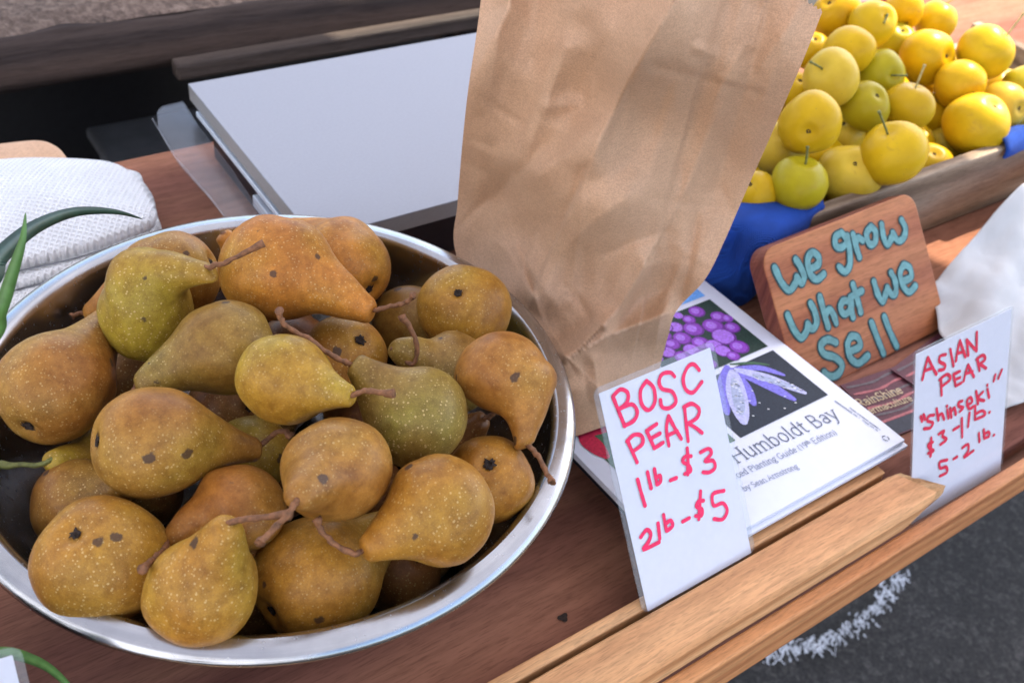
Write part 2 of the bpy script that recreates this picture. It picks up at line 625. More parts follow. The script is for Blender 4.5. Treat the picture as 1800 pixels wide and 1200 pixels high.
def film_mat(name='laminate_film', milk=0.07):
    m, t, b = newmat(name)
    n = noisen(t, coords(t), 40, 3)
    r = ramp(t, n.outputs[0], [(0.3, 0.10), (0.7, 0.2)])
    gl = N(t, 'ShaderNodeBsdfGlossy')
    L(t, r.outputs[0], gl.inputs['Roughness'])
    tr = N(t, 'ShaderNodeBsdfTransparent')
    tr.inputs[0].default_value = (0.96, 0.97, 0.98, 1)
    df = N(t, 'ShaderNodeBsdfDiffuse')
    df.inputs[0].default_value = (0.7, 0.72, 0.78, 1)
    lwn = N(t, 'ShaderNodeLayerWeight')
    pw = N(t, 'ShaderNodeMath', operation='POWER')
    L(t, lwn.outputs['Facing'], pw.inputs[0])
    pw.inputs[1].default_value = 4.0
    lw = N(t, 'ShaderNodeMath', operation='MULTIPLY_ADD')
    L(t, pw.outputs[0], lw.inputs[0])
    lw.inputs[1].default_value = 0.45
    lw.inputs[2].default_value = 0.025
    m1 = N(t, 'ShaderNodeMixShader')
    m1.inputs[0].default_value = milk
    L(t, tr.outputs[0], m1.inputs[1]); L(t, df.outputs[0], m1.inputs[2])
    m2 = N(t, 'ShaderNodeMixShader')
    L(t, lw.outputs[0], m2.inputs[0])
    L(t, m1.outputs[0], m2.inputs[1]); L(t, gl.outputs[0], m2.inputs[2])
    L(t, m2.outputs[0], t.nodes['Material Output'].inputs[0])
    return m


M['film'] = film_mat()
M['clear'] = film_mat('clear_plastic', 0.05)


def fabric_mat():
    m, t, b = newmat('canopy_fabric')
    n = noisen(t, coords(t), 4, 3)
    r = ramp(t, n.outputs[0], [(0.3, (0.64, 0.67, 0.78)), (0.7, (0.70, 0.73, 0.84))])
    L(t, r.outputs[0], b.inputs['Base Color'])
    b.inputs['Roughness'].default_value = 0.8
    tr = N(t, 'ShaderNodeBsdfTranslucent')
    L(t, r.outputs[0], tr.inputs[0])
    mx = N(t, 'ShaderNodeMixShader')
    mx.inputs[0].default_value = 0.40
    L(t, b.outputs[0], mx.inputs[1])
    L(t, tr.outputs[0], mx.inputs[2])
    L(t, mx.outputs[0], t.nodes['Material Output'].inputs[0])
    return m


M['canopy'] = fabric_mat()


def asphalt_mat():
    m, t, b = newmat('asphalt')
    v = coords(t)
    a = noisen(t, v, 160, 4, 0.7)
    c = noisen(t, v, 3.5, 5, 0.65)
    r = ramp(t, a.outputs[0], [(0.35, (0.020, 0.018, 0.0165)), (0.55, (0.042, 0.037, 0.034)), (0.75, (0.100, 0.088, 0.078))])
    g = ramp(t, c.outputs[0], [(0.3, 0.7), (0.7, 1.25)])
    vo = N(t, 'ShaderNodeTexVoronoi')
    vo.inputs['Scale'].default_value = 95
    L(t, v, vo.inputs['Vector'])
    st = ramp(t, vo.outputs['Color'], [(0.3, 0.55), (0.62, 1.0), (0.85, 2.2)])
    col = mixc(t, 1.0, r.outputs[0], g.outputs[0], 'MULTIPLY')
    L(t, mixc(t, 0.55, col, st.outputs[0], 'MULTIPLY'), b.inputs['Base Color'])
    b.inputs['Roughness'].default_value = 0.88
    bump(t, b, a.outputs[0], 0.7, 0.006)
    return m


M['asphalt'] = asphalt_mat()


def carpet_mat():
    m, t, b = newmat('gritty_deck')
    v = coords(t)
    a = noisen(t, v, 90, 5, 0.7)
    c = noisen(t, v, 9, 4)
    r = ramp(t, a.outputs[0], [(0.33, (0.050, 0.032, 0.024)), (0.5, (0.135, 0.092, 0.070)), (0.68, (0.24, 0.175, 0.14))])
    g = ramp(t, c.outputs[0], [(0.3, 0.75), (0.7, 1.15)])
    L(t, mixc(t, 1.0, r.outputs[0], g.outputs[0], 'MULTIPLY'), b.inputs['Base Color'])
    b.inputs['Roughness'].default_value = 0.95
    bump(t, b, a.outputs[0], 0.8, 0.006)
    return m


M['deck'] = carpet_mat()

# ================================================================== SETTING
GZ = -0.75
o = mesh('ground', [(-60, -60, GZ), (60, -60, GZ), (60, 60, GZ), (-60, 60, GZ)], [(0, 1, 2, 3)], M['asphalt'], None, False)
tag(o, kind='structure')
ground = o
# chalk scribble on the asphalt, right below the table edge
mb = MB()
cl = [atz(x, y, GZ) for x, y in ((1340, 1150), (1385, 1143), (1440, 1135), (1490, 1112), (1530, 1080), (1555, 1050), (1585, 1020))]
cl = spline(cl, 9)
rr = random.Random(3)
for i, p in enumerate(cl):
    for j in range(6):
        a = 0.75 + rr.uniform(-0.9, 0.9)
        ln = rr.uniform(0.001, 0.009) * (0.4 + abs(noise.noise((i * .23, 0, 0))) * 2.2)
        c = Vector((p.x + rr.gauss(0, .0075), p.y + rr.gauss(0, .0075)))
        d = Vector((cos(a), sin(a))) * ln
        k = [c - d, c + Vector((rr.uniform(-.003, .003), rr.uniform(-.003, .003))), c + d]
        mb.add(([(q[0], q[1], GZ + q[2]) for q in ribbon(spline([(q.x, q.y, 0) for q in k], 3), rr.uniform(.0008, .0030), 0.004 + 0.00002 * (6 * i + j), 0)[0]], ribbon(spline([(q.x, q.y, 0) for q in k], 3), .005)[1]))
ch = mb.build('chalk_mark', M['chalk'], ground, False)

# ------------------------------------------------------------------ unseen fabric roof, added and shaped to shade the stall
cz, ca = 1.35, 1.95
nd = Vector((0.90, 0.436, 0)).normalized()
td = Vector((-nd.y, nd.x, 0))
e1 = 0.745 + (cz - 0.12) / math.tan(SUN_EL) * nd.dot(SUN_H)
cc_ = nd * (e1 - 1.6) + td * 0.35
can = thing('canopy', (cc_.x, cc_.y, GZ), 'pale blue pop-up market canopy standing over the fruit table', 'canopy')
ap = cc_ + Vector((0, 0, ca))
cr = [cc_ + nd * a * 1.6 + td * b * 1.9 + Vector((0, 0, cz)) for a, b in ((-1, -1), (1, -1), (1, 1), (-1, 1))]
for i in range(4):
    a, b = cr[i], cr[(i + 1) % 4]
    V, F, n = [], [], 8
    for r in range(n + 1):
        for c in range(n + 1):
            p = a.lerp(b, c / n).lerp(ap, r / n)
            p.z -= 0.05 * sin(pi * c / n) * sin(pi * r / n)
            V.append(p)
    for r in range(n):
        for c in range(n):
            F.append((r * (n + 1) + c, r * (n + 1) + c + 1, (r + 1) * (n + 1) + c + 1, (r + 1) * (n + 1) + c))
    mesh('fabric_panel', V, F, M['canopy'], can)
for p in cr:
    V, F = box(p.x - .02, p.x + .02, p.y - .02, p.y + .02, GZ, cz - .01)
    bevel(mesh('leg', V, F, M['canopy_frame'], can, False), 0.004)

# ------------------------------------------------------------------ pale facade added behind the camera to bounce sunlight onto the stall
bd_n = Vector((0.90, 0.436, 0)).normalized()
bd_t = Vector((-bd_n.y, bd_n.x, 0))
bd_c = -bd_n * 5.2 + bd_t * 0.6 + Vector((0, 0, GZ))
bld = thing('building', bd_c, 'pale blue-grey stucco building standing in the sun across the street', 'building')


def wbox(u0, u1, d0, d1, z0, z1):
    V, F = box(u0, u1, d0, d1, z0, z1)
    return [bd_c + bd_t * v.x + bd_n * v.y + Vector((0, 0, v.z)) for v in V], [tuple(reversed(f)) for f in F]


mesh('wall', *wbox(-6, 6, -0.3, 0, 0, 6.2), M['stucco'], bld, False)
mesh('cornice', *wbox(-6.1, 6.1, -0.35, 0.18, 6.21, 6.45), M['stucco'], bld, False)
mesh('plinth', *wbox(-6.02, 6.02, 0.003, 0.06, 0, 0.5), M['tote'], bld, False)
for fz in (1.2, 3.9):
    for fu in (-4.6, -2.2, 2.2, 4.6):
        w_ = mesh('window', *wbox(fu - .5, fu + .5, 0.004, 0.03, fz, fz + 1.4), M['black_plastic'], bld, False)
        mesh('sill', *wbox(fu - .58, fu + .58, 0.004, 0.12, fz - .09, fz - .003), M['stucco'], w_, False)

# ------------------------------------------------------------------ flatbed deck behind the table
dk = thing('trailer_deck', (0.2, 1.3, GZ), 'dark timber trailer edge with gritty brown deck behind the scale', 'trailer')
YB = 0.700
V, F = [], []
nx = 60
xs = [-1.6 + 2.62 * i / nx for i in range(nx + 1)]
for x in xs:
    e = 0.004 * noise.noise((x * 9, 1, 0)) + 0.003 * noise.noise((x * 30, 2, 0))
    for (y, z) in ((YB, -0.028 + 0.4 * e), (YB - 0.004, -0.015), (YB + e, 0.018), (YB + 0.006 + e, 0.032 + e), (YB + 0.10, 0.030), (YB + .10, -0.028)):
        V.append(Vector((x, y, z)))
for i in range(nx):
    for k in range(5):
        F.append((i * 6 + k, (i + 1) * 6 + k, (i + 1) * 6 + k + 1, i * 6 + k + 1))
    F.append((i * 6 + 5, (i + 1) * 6 + 5, (i + 1) * 6, i * 6))
F += [tuple(range(6)), tuple(nx * 6 + k for k in range(5, -1, -1))]
mesh('side_beam', V, F, M['beam'], dk)
V, F = [], []
n = 40
for i in range(n + 1):
    for j in range(n + 1):
        x, y = -1.6 + 2.6 * i / n, YB + 0.012 + 1.3 * j / n
        V.append(Vector((x, y, 0.040 + 0.004 * noise.noise((x * 6, y * 6, 3)) - (0.0 if j else 0.008))))
for i in range(n):
    for j in range(n):
        F.append((i * (n + 1) + j, (i + 1) * (n + 1) + j, (i + 1) * (n + 1) + j + 1, i * (n + 1) + j + 1))
mesh('deck_surface', V, F, M['deck'], dk)
V, F = box(-1.6, 1.02, YB + .102, YB + 1.33, -0.028, 0.024)
mesh('deck_body', V, F, M['beam'], dk, False)
# a lower weathered ledge board fixed to the right half of the beam
V, F = box(0.17, 1.02, YB - 0.030, YB - 0.008, -0.034, -0.012)
bevel(mesh('ledge_board', V, F, M['ledge'], dk, False), 0.004)
V, F = box(-1.6, 1.02, YB + 0.55, YB + 0.58, GZ + 0.02, -0.030)
mesh('skirt_board', V, F, M['black_plastic'], dk, False)  # black panel added to keep the gap below the deck dark
for x in (-1.4, 0.85):
    V, F = box(x - .05, x + .05, YB + .3, YB + .4, GZ, -0.0295)
    bevel(mesh('support_post', V, F, M['beam'], dk, False), 0.006)

# grey tote under the deck
p0, p1 = atz(147, 228, -0.30), atz(305, 212, -0.30)
tt = thing('storage_tote', ((p0.x + p1.x) / 2, p0.y - .05, GZ), 'grey plastic storage box in the dark gap below the trailer', 'storage box')
y0 = p0.y - 0.02
V, F = prism([(p0.x + .01, y0 - .16), (p0.x + .30, y0 - .16), (p0.x + .30, y0), (p0.x + .01, y0)], GZ, -0.312)
bevel(mesh('body', V, F, M['tote'], tt, False), 0.012, 3)
V, F = prism([(p0.x, y0 - .17), (p0.x + .31, y0 - .17), (p0.x + .31, y0 + .01), (p0.x, y0 + .01)], -0.310, -0.29)
bevel(mesh('lid', V, F, M['tote'], tt, False), 0.006, 2)

# ================================================================== TABLE
tb = thing('table', (0.87, 0.12, GZ), 'long reddish wooden stall table with a pale rail along its front', 'table')
V, F = box(-0.75, 2.5, -0.228, 0.478, -0.022, 0.0)
bevel(mesh('table_top', V, F, M['table'], tb, False), 0.002)
V, F = box(0.9, 2.5, 0.4795, 0.492, -0.03, 0.006)
mesh('back_trim', V, F, M['red_paint'], tb, False)
V, F = box(-0.75, 2.5, -0.2525, -0.2415, -0.042, 0.001)
bevel(mesh('edge_board', V, F, M['fir'], tb, False), 0.0018)
V, F = box(-0.72, 2.48, 0.40, 0.42, -0.12, -0.0225)
mesh('apron', V, F, M['table'], tb, False)
V, F = box(-0.72, 2.48, -0.22, -0.20, -0.12, -0.0225)
mesh('apron', V, F, M['table'], tb, False)
for x in (-0.68, 2.43):
    for y in (-0.17, 0.36):
        V, F = box(x - .03, x + .03, y - .03, y + .03, GZ, -0.0225)
        bevel(mesh('leg', V, F, M['table'], tb, False), 0.003)
# front rail: inner strip, groove, main bar with a broken end
V, F = box(-0.75, 0.412, -0.2025, -0.1935, 0.0005, 0.0225)
bevel(mesh('rail_inner_strip', V, F, M['pine'], tb, False), 0.0012)
prof = [(-0.2405, 0.0015), (-0.2405, 0.0205), (-0.2375, 0.0250), (-0.2090, 0.0262), (-0.2075, 0.0245), (-0.2075, 0.0015)]
V, F = [], []
xs = [-0.75 + i * 0.04 for i in range(30)]
xs = [x for x in xs if x < 0.39] + [0.396]
for x in xs:
    for (y, z) in prof:
        V.append(Vector((x, y + 0.0006 * noise.noise((x * 12, y * 50, 0)), z + 0.0005 * noise.noise((x * 10, y * 40, 5)))))
# torn end: every edge of the bar breaks off at its own length
xe = [0.409, 0.440, 0.4475, 0.4235, 0.4190, 0.4060]
rr = random.Random(11)
NS = 6
for q in range(1, NS + 1):
    t = q / NS
    for k_, (y, z) in enumerate(prof):
        jit = 0.0 if q < 3 else 0.0011 * t
        zz = z + (0.004 * t ** 3 if k_ == 0 else 0) - (0.0035 * max(0, t - .7) / .3 if k_ in (2, 3) else 0)
        yy = y + (0.0025 * t ** 4 if k_ < 3 else -0.002 * t ** 4)
        V.append(Vector((0.396 + (xe[k_] - 0.396) * t + rr.uniform(-1, 1) * jit, yy + rr.uniform(-1, 1) * jit * .6, zz + rr.uniform(-1, 1) * jit * .6)))
k = len(prof)
ns = len(xs) + NS
mi = []
for i in range(ns - 1):
    for j in range(k):
        F.append((i * k + j, (i + 1) * k + j, (i + 1) * k + (j + 1) % k, i * k + (j + 1) % k))
        mi.append(0 if i < ns - 3 else 1)
F.append(tuple(range(k)))
mi.append(1)
# rough fracture face: fan to a recessed, off-centre point
b = (ns - 1) * k
ctr = sum((V[b + j] for j in range(k)), Vector()) / k + Vector((-0.006, 0.001, -0.001))
V.append(ctr)
for j in range(k):
    m1 = len(V)
    V.append(V[b + j].lerp(ctr, 0.5) + Vector((rr.uniform(-.003, .003), 0, rr.uniform(-.001, .001))))
for j in range(k):
    a0, a1, c0_, c1_ = b + j, b + (j + 1) % k, b + k + 1 + j, b + k + 1 + (j + 1) % k
    F += [(a1, a0, c0_, c1_), (c1_, c0_, b + k)]
    mi += [1, 1]
mesh('rail_bar', V, F, [M['pine'], M['split']], tb, False, mi)
# loose knot on the table top
V, F = [], []
kc = atz(990, 1085, 0.0006)
for i in range(14):
    a = 2 * pi * i / 14
    r = 0.0030 + 0.0008 * sin(3 * a)
    V.append(kc + Vector((cos(a) * r * 1.2, sin(a) * r, 0.0004)))
V.append(kc + Vector((0, 0, 0.0011)))
F = [(i, (i + 1) % 14, 14) for i in range(14)]
mesh('knot', V, F, M['calyx'], tb)

# ================================================================== BOWL
ZR = 0.120
bowl_profile_in = [(0.000, 0.0045), (0.060, 0.0045), (0.085, 0.0075), (0.105, 0.016), (0.128, 0.033), (0.148, 0.058), (0.162, 0.086), (0.1705, 0.108), (0.1738, 0.1185), (0.1755, 0.1228)]
rim = [(0.1785, 0.1242), (0.1830, 0.1240), (0.1872, 0.1226), (0.1898, 0.1205), (0.1906, 0.1182), (0.1898, 0.1166), (0.1880, 0.1162)]
bowl_out = [(0.1778, 0.1200), (0.1752, 0.1165), (0.1722, 0.108), (0.1640, 0.086), (0.150, 0.057), (0.130, 0.031), (0.107, 0.0135), (0.086, 0.0035), (0.062, 0.0006), (0.000, 0.0006)]
PR = bowl_profile_in + rim + bowl_out


def lathe(pr, seg=128, c=Vector((0, 0, 0))):
    V, F = [], []
    for (r, z) in pr:
        if r < 1e-6:
            V.append([c + Vector((0, 0, z))])
        else:
            V.append([c + Vector((r * cos(2 * pi * k / seg), r * sin(2 * pi * k / seg), z)) for k in range(seg)])
    flat, start = [], []
    for row in V:
        start.append(len(flat))
        flat += row
    for i in range(len(pr) - 1):
        a, b = V[i], V[i + 1]
        for k in range(seg):
            k2 = (k + 1) % seg
            if len(a) == 1: F.append((start[i], start[i + 1] + k2, start[i + 1] + k))
            elif len(b) == 1: F.append((start[i] + k, start[i] + k2, start[i + 1]))
            else: F.append((start[i] + k, start[i] + k2, start[i + 1] + k2, start[i + 1] + k))
    return flat, [tuple(reversed(f)) for f in F]


bw = thing('mixing_bowl', (0, 0, 0), 'wide stainless steel mixing bowl heaped with brown pears', 'bowl')
ni = len(bowl_profile_in)
V, F = lathe(bowl_profile_in[:] + [rim[0]])
V2, F2 = lathe([bowl_out[0]] + bowl_out[1:])
mb = MB().add((V, F)).add((V2, F2))
mb.build('shell', M['steel'], bw)
V, F = lathe([rim[0]] + rim[1:] + [bowl_out[0]])
mesh('rim', V, F, M['steel'], bw)

# ================================================================== BOSC PEARS
PB = {
'P1':((-0.0223, 0.1165, 0.1339),(-0.073, 0.1342, 0.1102),0.0308),
'P2':((-0.053, 0.0669, 0.1522),(-0.0265, 0.0449, 0.1915),0.0308),
'P3':((-0.1188, 0.0481, 0.1314),(-0.0876, 0.0337, 0.178),0.0324),
'P4':((-0.0261, 0.0052, 0.1623),(-0.0755, 0.0132, 0.1489),0.0277),
'P5':((0.0212, 0.0514, 0.1726),(0.0564, -0.0059, 0.1721),0.0333),
'P5b':((0.0398, 0.1366, 0.1103),(0.0221, 0.1302, 0.1434),0.0276),
'P6':((0.0894, 0.0845, 0.1282),(0.0782, 0.1405, 0.1296),0.0326),
'P7':((0.1355, -0.0022, 0.1375),(0.1221, 0.0039, 0.0981),0.0315),
'P7b':((0.1285, 0.0498, 0.0862),(0.1065, 0.0738, 0.0583),0.0296),
'P8':((0.0422, -0.096, 0.1661),(0.0327, -0.0457, 0.1618),0.0293),
'P9':((-0.0178, -0.0517, 0.1824),(0.0005, -0.0889, 0.1962),0.0254),
'P10':((0.0508, 0.0086, 0.1197),(0.0411, 0.0271, 0.0802),0.0278),
'P11':((0.1025, -0.0458, 0.13),(0.0666, -0.0326, 0.153),0.0258),
'P12':((0.1017, -0.0948, 0.1694),(0.1128, -0.111, 0.1282),0.0273),
'P13':((0.077, -0.078, 0.101),(0.0926, -0.0899, 0.1299),0.0253),
'P14':((0.0755, -0.1297, 0.1272),(0.0733, -0.1202, 0.0869),0.0258),
'P15':((0.0206, -0.1576, 0.1609),(-0.0059, -0.1394, 0.126),0.0292),
'P16':((-0.0177, -0.1161, 0.1746),(-0.0495, -0.1425, 0.1987),0.0275),
'P17':((-0.091, -0.0403, 0.1564),(-0.0442, -0.0624, 0.1644),0.0298),
'P18':((-0.0522, -0.0652, 0.1045),(-0.0923, -0.0747, 0.1161),0.0257),
'P19':((-0.0975, -0.1275, 0.1355),(-0.0837, -0.1308, 0.1814),0.027),
'P20':((-0.1315, -0.0785, 0.125),(-0.1214, -0.064, 0.059),0.0339),
'P21':((-0.1284, -0.0092, 0.0909),(-0.104, -0.0266, 0.1209),0.0265),
'P22':((-0.1025, 0.0312, 0.0678),(-0.1268, 0.065, 0.0558),0.0259),
'P23':((-0.0345, -0.1248, 0.0979),(0.0145, -0.1002, 0.0922),0.0342),
'P24':((-0.0251, -0.0116, 0.0832),(0.01, -0.0022, 0.0607),0.0246),
'P25':((0.025, -0.1162, 0.0557),(0.0123, -0.0974, 0.0159),0.0264),
'P26':((-0.0178, 0.0457, 0.0684),(-0.0358, 0.078, 0.0413),0.0264),
'P27':((-0.0693, 0.1023, 0.0743),(-0.0525, 0.1139, 0.0338),0.0265),
'P28':((0.0696, 0.0129, 0.054),(0.0394, -0.0108, 0.0711),0.0277),
}
def _dep(P): return -(ROT.transposed() @ (Vector(P) - CAM)).z
def _tip(nm, x, y, dd):
    B, T, R = PB[nm]
    PB[nm] = (B, tuple(CAM + ray(x, y) * (_dep(B) + dd)), R)
def _cal(nm, r, u, ln):
    # blossom end at camera-space offset (right, up) in radii; neck away from it
    B, T, R = PB[nm]
    d = ROT @ Vector((r, u, math.sqrt(max(0, 1 - r * r - u * u))))
    PB[nm] = (B, tuple(Vector(B) - d * ln * R), R)
_tip('P15', 655, 958, -0.018)
_tip('P8', 632, 652, -0.008)
_tip('P12', 922, 768, -0.014)
_k = CAM + (Vector(PB['P18'][0]) - CAM) * 0.945
PB['P18'] = (tuple(_k), PB['P18'][1], PB['P18'][2] * 0.945)
_tip('P18', 306, 944, -0.016)
_tip('P5b', 400, 420, -0.01)
PB['P22'] = (PB['P22'][0], tuple(atz(98, 808, 0.112)), PB['P22'][2])
_cal('P7', -0.11, 0.36, 1.45)
_cal('P14', -0.02, 0.48, 1.6)
_cal('P17', -0.80, 0.10, 1.9)
_cal('P3', -0.21, -0.70, 1.85)
_cal('P20', -0.16, 0.60, 1.5)
_cal('P23', -0.64, -0.42, 1.7)
for i_, (x_, y_, z_, a_) in enumerate(((-0.045, -0.035, .036, 20), (0.045, -0.045, .036, 140), (0.03, 0.07, .040, 250), (-0.085, 0.03, .040, 80), (0.095, -0.02, .050, 300), (-0.05, -0.085, .045, 190), (0.085, 0.075, .052, 30), (0.0, 0.0, .034, 100), (-0.11, -0.06, .062, 0), (0.07, -0.10, .056, 220), (0.028, 0.040, .104, 60))):
    PB['F%d' % i_] = ((x_, y_, z_), (x_ + .045 * cos(radians(a_)), y_ + .045 * sin(radians(a_)), z_ + .004), 0.0275)  # filler pears added low in the bowl to keep the gaps dark
# skin tones
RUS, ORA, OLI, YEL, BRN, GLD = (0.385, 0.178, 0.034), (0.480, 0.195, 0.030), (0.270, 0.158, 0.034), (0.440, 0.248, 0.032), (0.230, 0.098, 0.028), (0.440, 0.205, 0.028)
# name: tone, stem waypoints in photo pixels (end last), bend (sideways, in R), calyx pixel or None, label
PI = {
'P1': (RUS, [(125, 556)], 0.10, None, 'brown pear lying against the back left rim, short stem towards the rim'),
'P2': (YEL, [(400, 460), (463, 427)], -0.42, None, 'yellow-green pear with a hooked neck and long stem, upper left of the bowl'),
'P3': (RUS, [(200, 560)], 0.05, (75, 757), 'fat brown pear at the far left of the bowl, neck tucked under the yellow-green one'),
'P4': (OLI, [(235, 690)], 0.10, None, 'olive green pear lying across the middle left, below the hooked yellow-green pear'),
'P5': (ORA, [(690, 538), (712, 532), (728, 520)], -0.06, None, 'large orange-brown pear lying on top of the heap near the back rim'),
'P5b': (ORA, [(395, 412)], 0.0, None, 'orange-brown pear mostly hidden behind the large pear at the back, seen on its left'),
'P6': (ORA, [(497, 393)], 0.12, None, 'orange pear at the back rim, right behind the large top pear'),
'P7': (GLD, None, 0.0, (806, 515), 'round golden pear with a black blossom end facing up, at the right back rim'),
'P7b': (OLI, None, 0.0, None, 'olive pear in the shade left of the golden pear with the black blossom end'),
'P8': (OLI, [(590, 628), (540, 595), (497, 567), (491, 545)], -0.05, None, 'olive brown pear right of the centre with a very long stem reaching up left'),
'P9': (YEL, [(645, 687), (690, 692)], 0.0, None, 'bright yellow-brown pear in the centre on top, short stem pointing right'),
'P10': (ORA, None, 0.0, None, 'orange pear with dark scab marks just behind the centre pear'),
'P11': (OLI, [(725, 640), (732, 600), (706, 554)], 0.0, None, 'speckled olive pear with an upright curved stem, left of the drooping one'),
'P12': (RUS, [(945, 800), (958, 825), (970, 847)], -0.22, None, 'speckled brown pear at the right, neck drooping with its stem on the steel rim'),
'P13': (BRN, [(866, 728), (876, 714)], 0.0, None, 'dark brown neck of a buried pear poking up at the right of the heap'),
'P14': (GLD, None, 0.0, (860, 803), 'small golden pear with its blossom end up, at the right front rim'),
'P15': (GLD, [(620, 972), (575, 945), (556, 910)], 0.06, None, 'large lumpy golden pear at the front right, thick stem curving up left'),
'P16': (RUS, [(518, 885), (505, 905), (480, 930), (455, 955)], 0.0, None, 'round speckled brown pear below the centre, nose pointing at the front left'),
'P17': (RUS, [(490, 758), (512, 766)], -0.05, (183, 768), 'big brown pear lying sideways at the left, blossom end left and neck right'),
'P18': (RUS, [(290, 962), (270, 982), (250, 1000)], 0.08, None, 'speckled pear at the lower middle left, stem pointing down over the round orange one'),
'P19': (GLD, [(440, 911), (512, 903)], 0.0, None, 'upright pear at the front rim, neck up with a thin dark stem'),
'P20': (ORA, None, 0.0, (158, 880), 'largest round orange pear at the front left rim, neck hidden'),
'P21': (RUS, None, 0.0, None, 'brown pear half hidden behind the largest orange pear at the left'),
'P22': (YEL, [(70, 816), (0, 817)], 0.0, None, 'yellow-brown pear neck with a long stem crossing the left rim'),
'P23': (GLD, [(680, 900)], 0.0, (466, 1080), 'big golden brown pear at the front rim, right of the upright one'),
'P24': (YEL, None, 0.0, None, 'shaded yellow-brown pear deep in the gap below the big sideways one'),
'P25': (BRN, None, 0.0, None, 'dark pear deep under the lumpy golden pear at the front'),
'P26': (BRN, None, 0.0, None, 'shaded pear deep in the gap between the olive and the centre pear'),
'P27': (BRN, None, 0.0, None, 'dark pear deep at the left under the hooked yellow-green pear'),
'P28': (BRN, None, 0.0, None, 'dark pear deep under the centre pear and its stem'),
}


def interp(tab, s):
    for i in range(len(tab) - 1):
        if s <= tab[i + 1][0]:
            a, b = tab[i], tab[i + 1]
            t = (s - a[0]) / (b[0] - a[0])
            return a[1] + (b[1] - a[1]) * t
    return tab[-1][1]


def smooth_tab(tab, n):
    P = spline([(a, b, 0) for a, b in tab], 12)
    # resample evenly by arc length
    D = [0]
    for i in range(1, len(P)): D.append(D[-1] + (P[i] - P[i - 1]).length)
    R, j = [], 0
    for k in range(n):
        d = D[-1] * k / (n - 1)
        while j < len(P) - 2 and D[j + 1] < d: j += 1
        t = (d - D[j]) / max(D[j + 1] - D[j], 1e-9)
        R.append(P[j].lerp(P[j + 1], min(max(t, 0), 1)))
    return R


def pear_body(B, T, R, bend, seed, seg=40, n=44):
    rg = random.Random(seed)
    ax = (T - B)
    Ln = ax.length
    ax.normalize()
    view = (CAM - B).normalized()
    sd = ax.cross(view)
    if sd.length < 0.1: sd = ax.cross(Vector((0, 0, 1)))
    sd.normalize()
    ot = ax.cross(sd).normalized()
    tf = rg.uniform(0.26, 0.33)
    nk = rg.uniform(0.54, 0.64)
    tab = [(-0.83 * R, 0.0), (-0.86 * R, 0.10 * R), (-0.93 * R, 0.24 * R), (-0.90 * R, 0.43 * R), (-0.74 * R, 0.68 * R), (-0.42 * R, 0.92 * R), (0.0, 1.0 * R), (0.28 * Ln, 0.925 * R), (0.56 * Ln, nk * R), (0.80 * Ln, (tf + .12) * R), (0.98 * Ln, tf * R), (Ln + 0.16 * R, 0.22 * R), (Ln + 0.20 * R, 0.10 * R), (Ln + 0.19 * R, 0.0)]
    P = smooth_tab(tab, n)
    ph = [rg.uniform(0, 6.28) for _ in range(6)]
    am = [rg.uniform(.012, .035) for _ in range(3)]
    V, F = [], []
    for i, p in enumerate(P):
        s, r = p.x, max(p.y, 0)
        t = max(s / Ln, -0.2)
        c = B + ax * s + sd * (bend * R * sin(pi * min(max(t, 0), 1.15)))
        c = c + sd * (0.03 * R * sin(3 * t + ph[0]))
        if i in (0, n - 1):
            V.append(c)
            continue
        for k in range(seg):
            w = 2 * pi * k / seg
            f = 1 + am[0] * sin(2 * w + ph[1] + 1.3 * t) + am[1] * sin(3 * w + ph[2] + 2 * t) + 0.6 * am[2] * sin(5 * w + ph[3] + 3 * t)
            q = c + (sd * cos(w) + ot * sin(w)) * r * f
            nn = noise.noise(q * 55 + Vector((seed, 0, 0)))
            V.append(q + (q - c) * 0.03 * nn)
    m = len(V)
    F = [(0, 1 + (k + 1) % seg, 1 + k) for k in range(seg)]
    for i in range(1, n - 2):
        a, b = 1 + (i - 1) * seg, 1 + i * seg
        for k in range(seg):
            F.append((a + k, a + (k + 1) % seg, b + (k + 1) % seg, b + k))
    a = 1 + (n - 3) * seg
    F += [(a + k, a + (k + 1) % seg, m - 1) for k in range(seg)]
    return V, F, ax, sd, ot, Ln


def rosette(c, ax, sd, ot, r, rg):
    """dried calyx: ragged ring of small curled sepals"""
    V, F = [], []
    n = 14
    for i in range(n):
        w = 2 * pi * i / n + rg.uniform(-.45, .45)
        d = sd * cos(w) + ot * sin(w)
        e = ax.cross(d)
        l1, l2 = r * rg.uniform(.3, .6), r * rg.uniform(.55, 1.15)
        b = len(V)
        V += [c + d * r * .1 - e * r * .25, c + d * r * .1 + e * r * .25, c + d * l1 + e * r * .24 - ax * r * .35, c + d * l1 - e * r * .24 - ax * r * .35, c + d * l2 - ax * r * rg.uniform(.0, .35)]
        F += [(b, b + 1, b + 2, b + 3), (b + 3, b + 2, b + 4)]
    b = len(V)
    for k in range(10):
        w = 2 * pi * k / 10
        V.append(c + (sd * cos(w) + ot * sin(w)) * r * .62 - ax * r * .06)
    F.append(tuple(range(b, b + 10)))
    return V, F


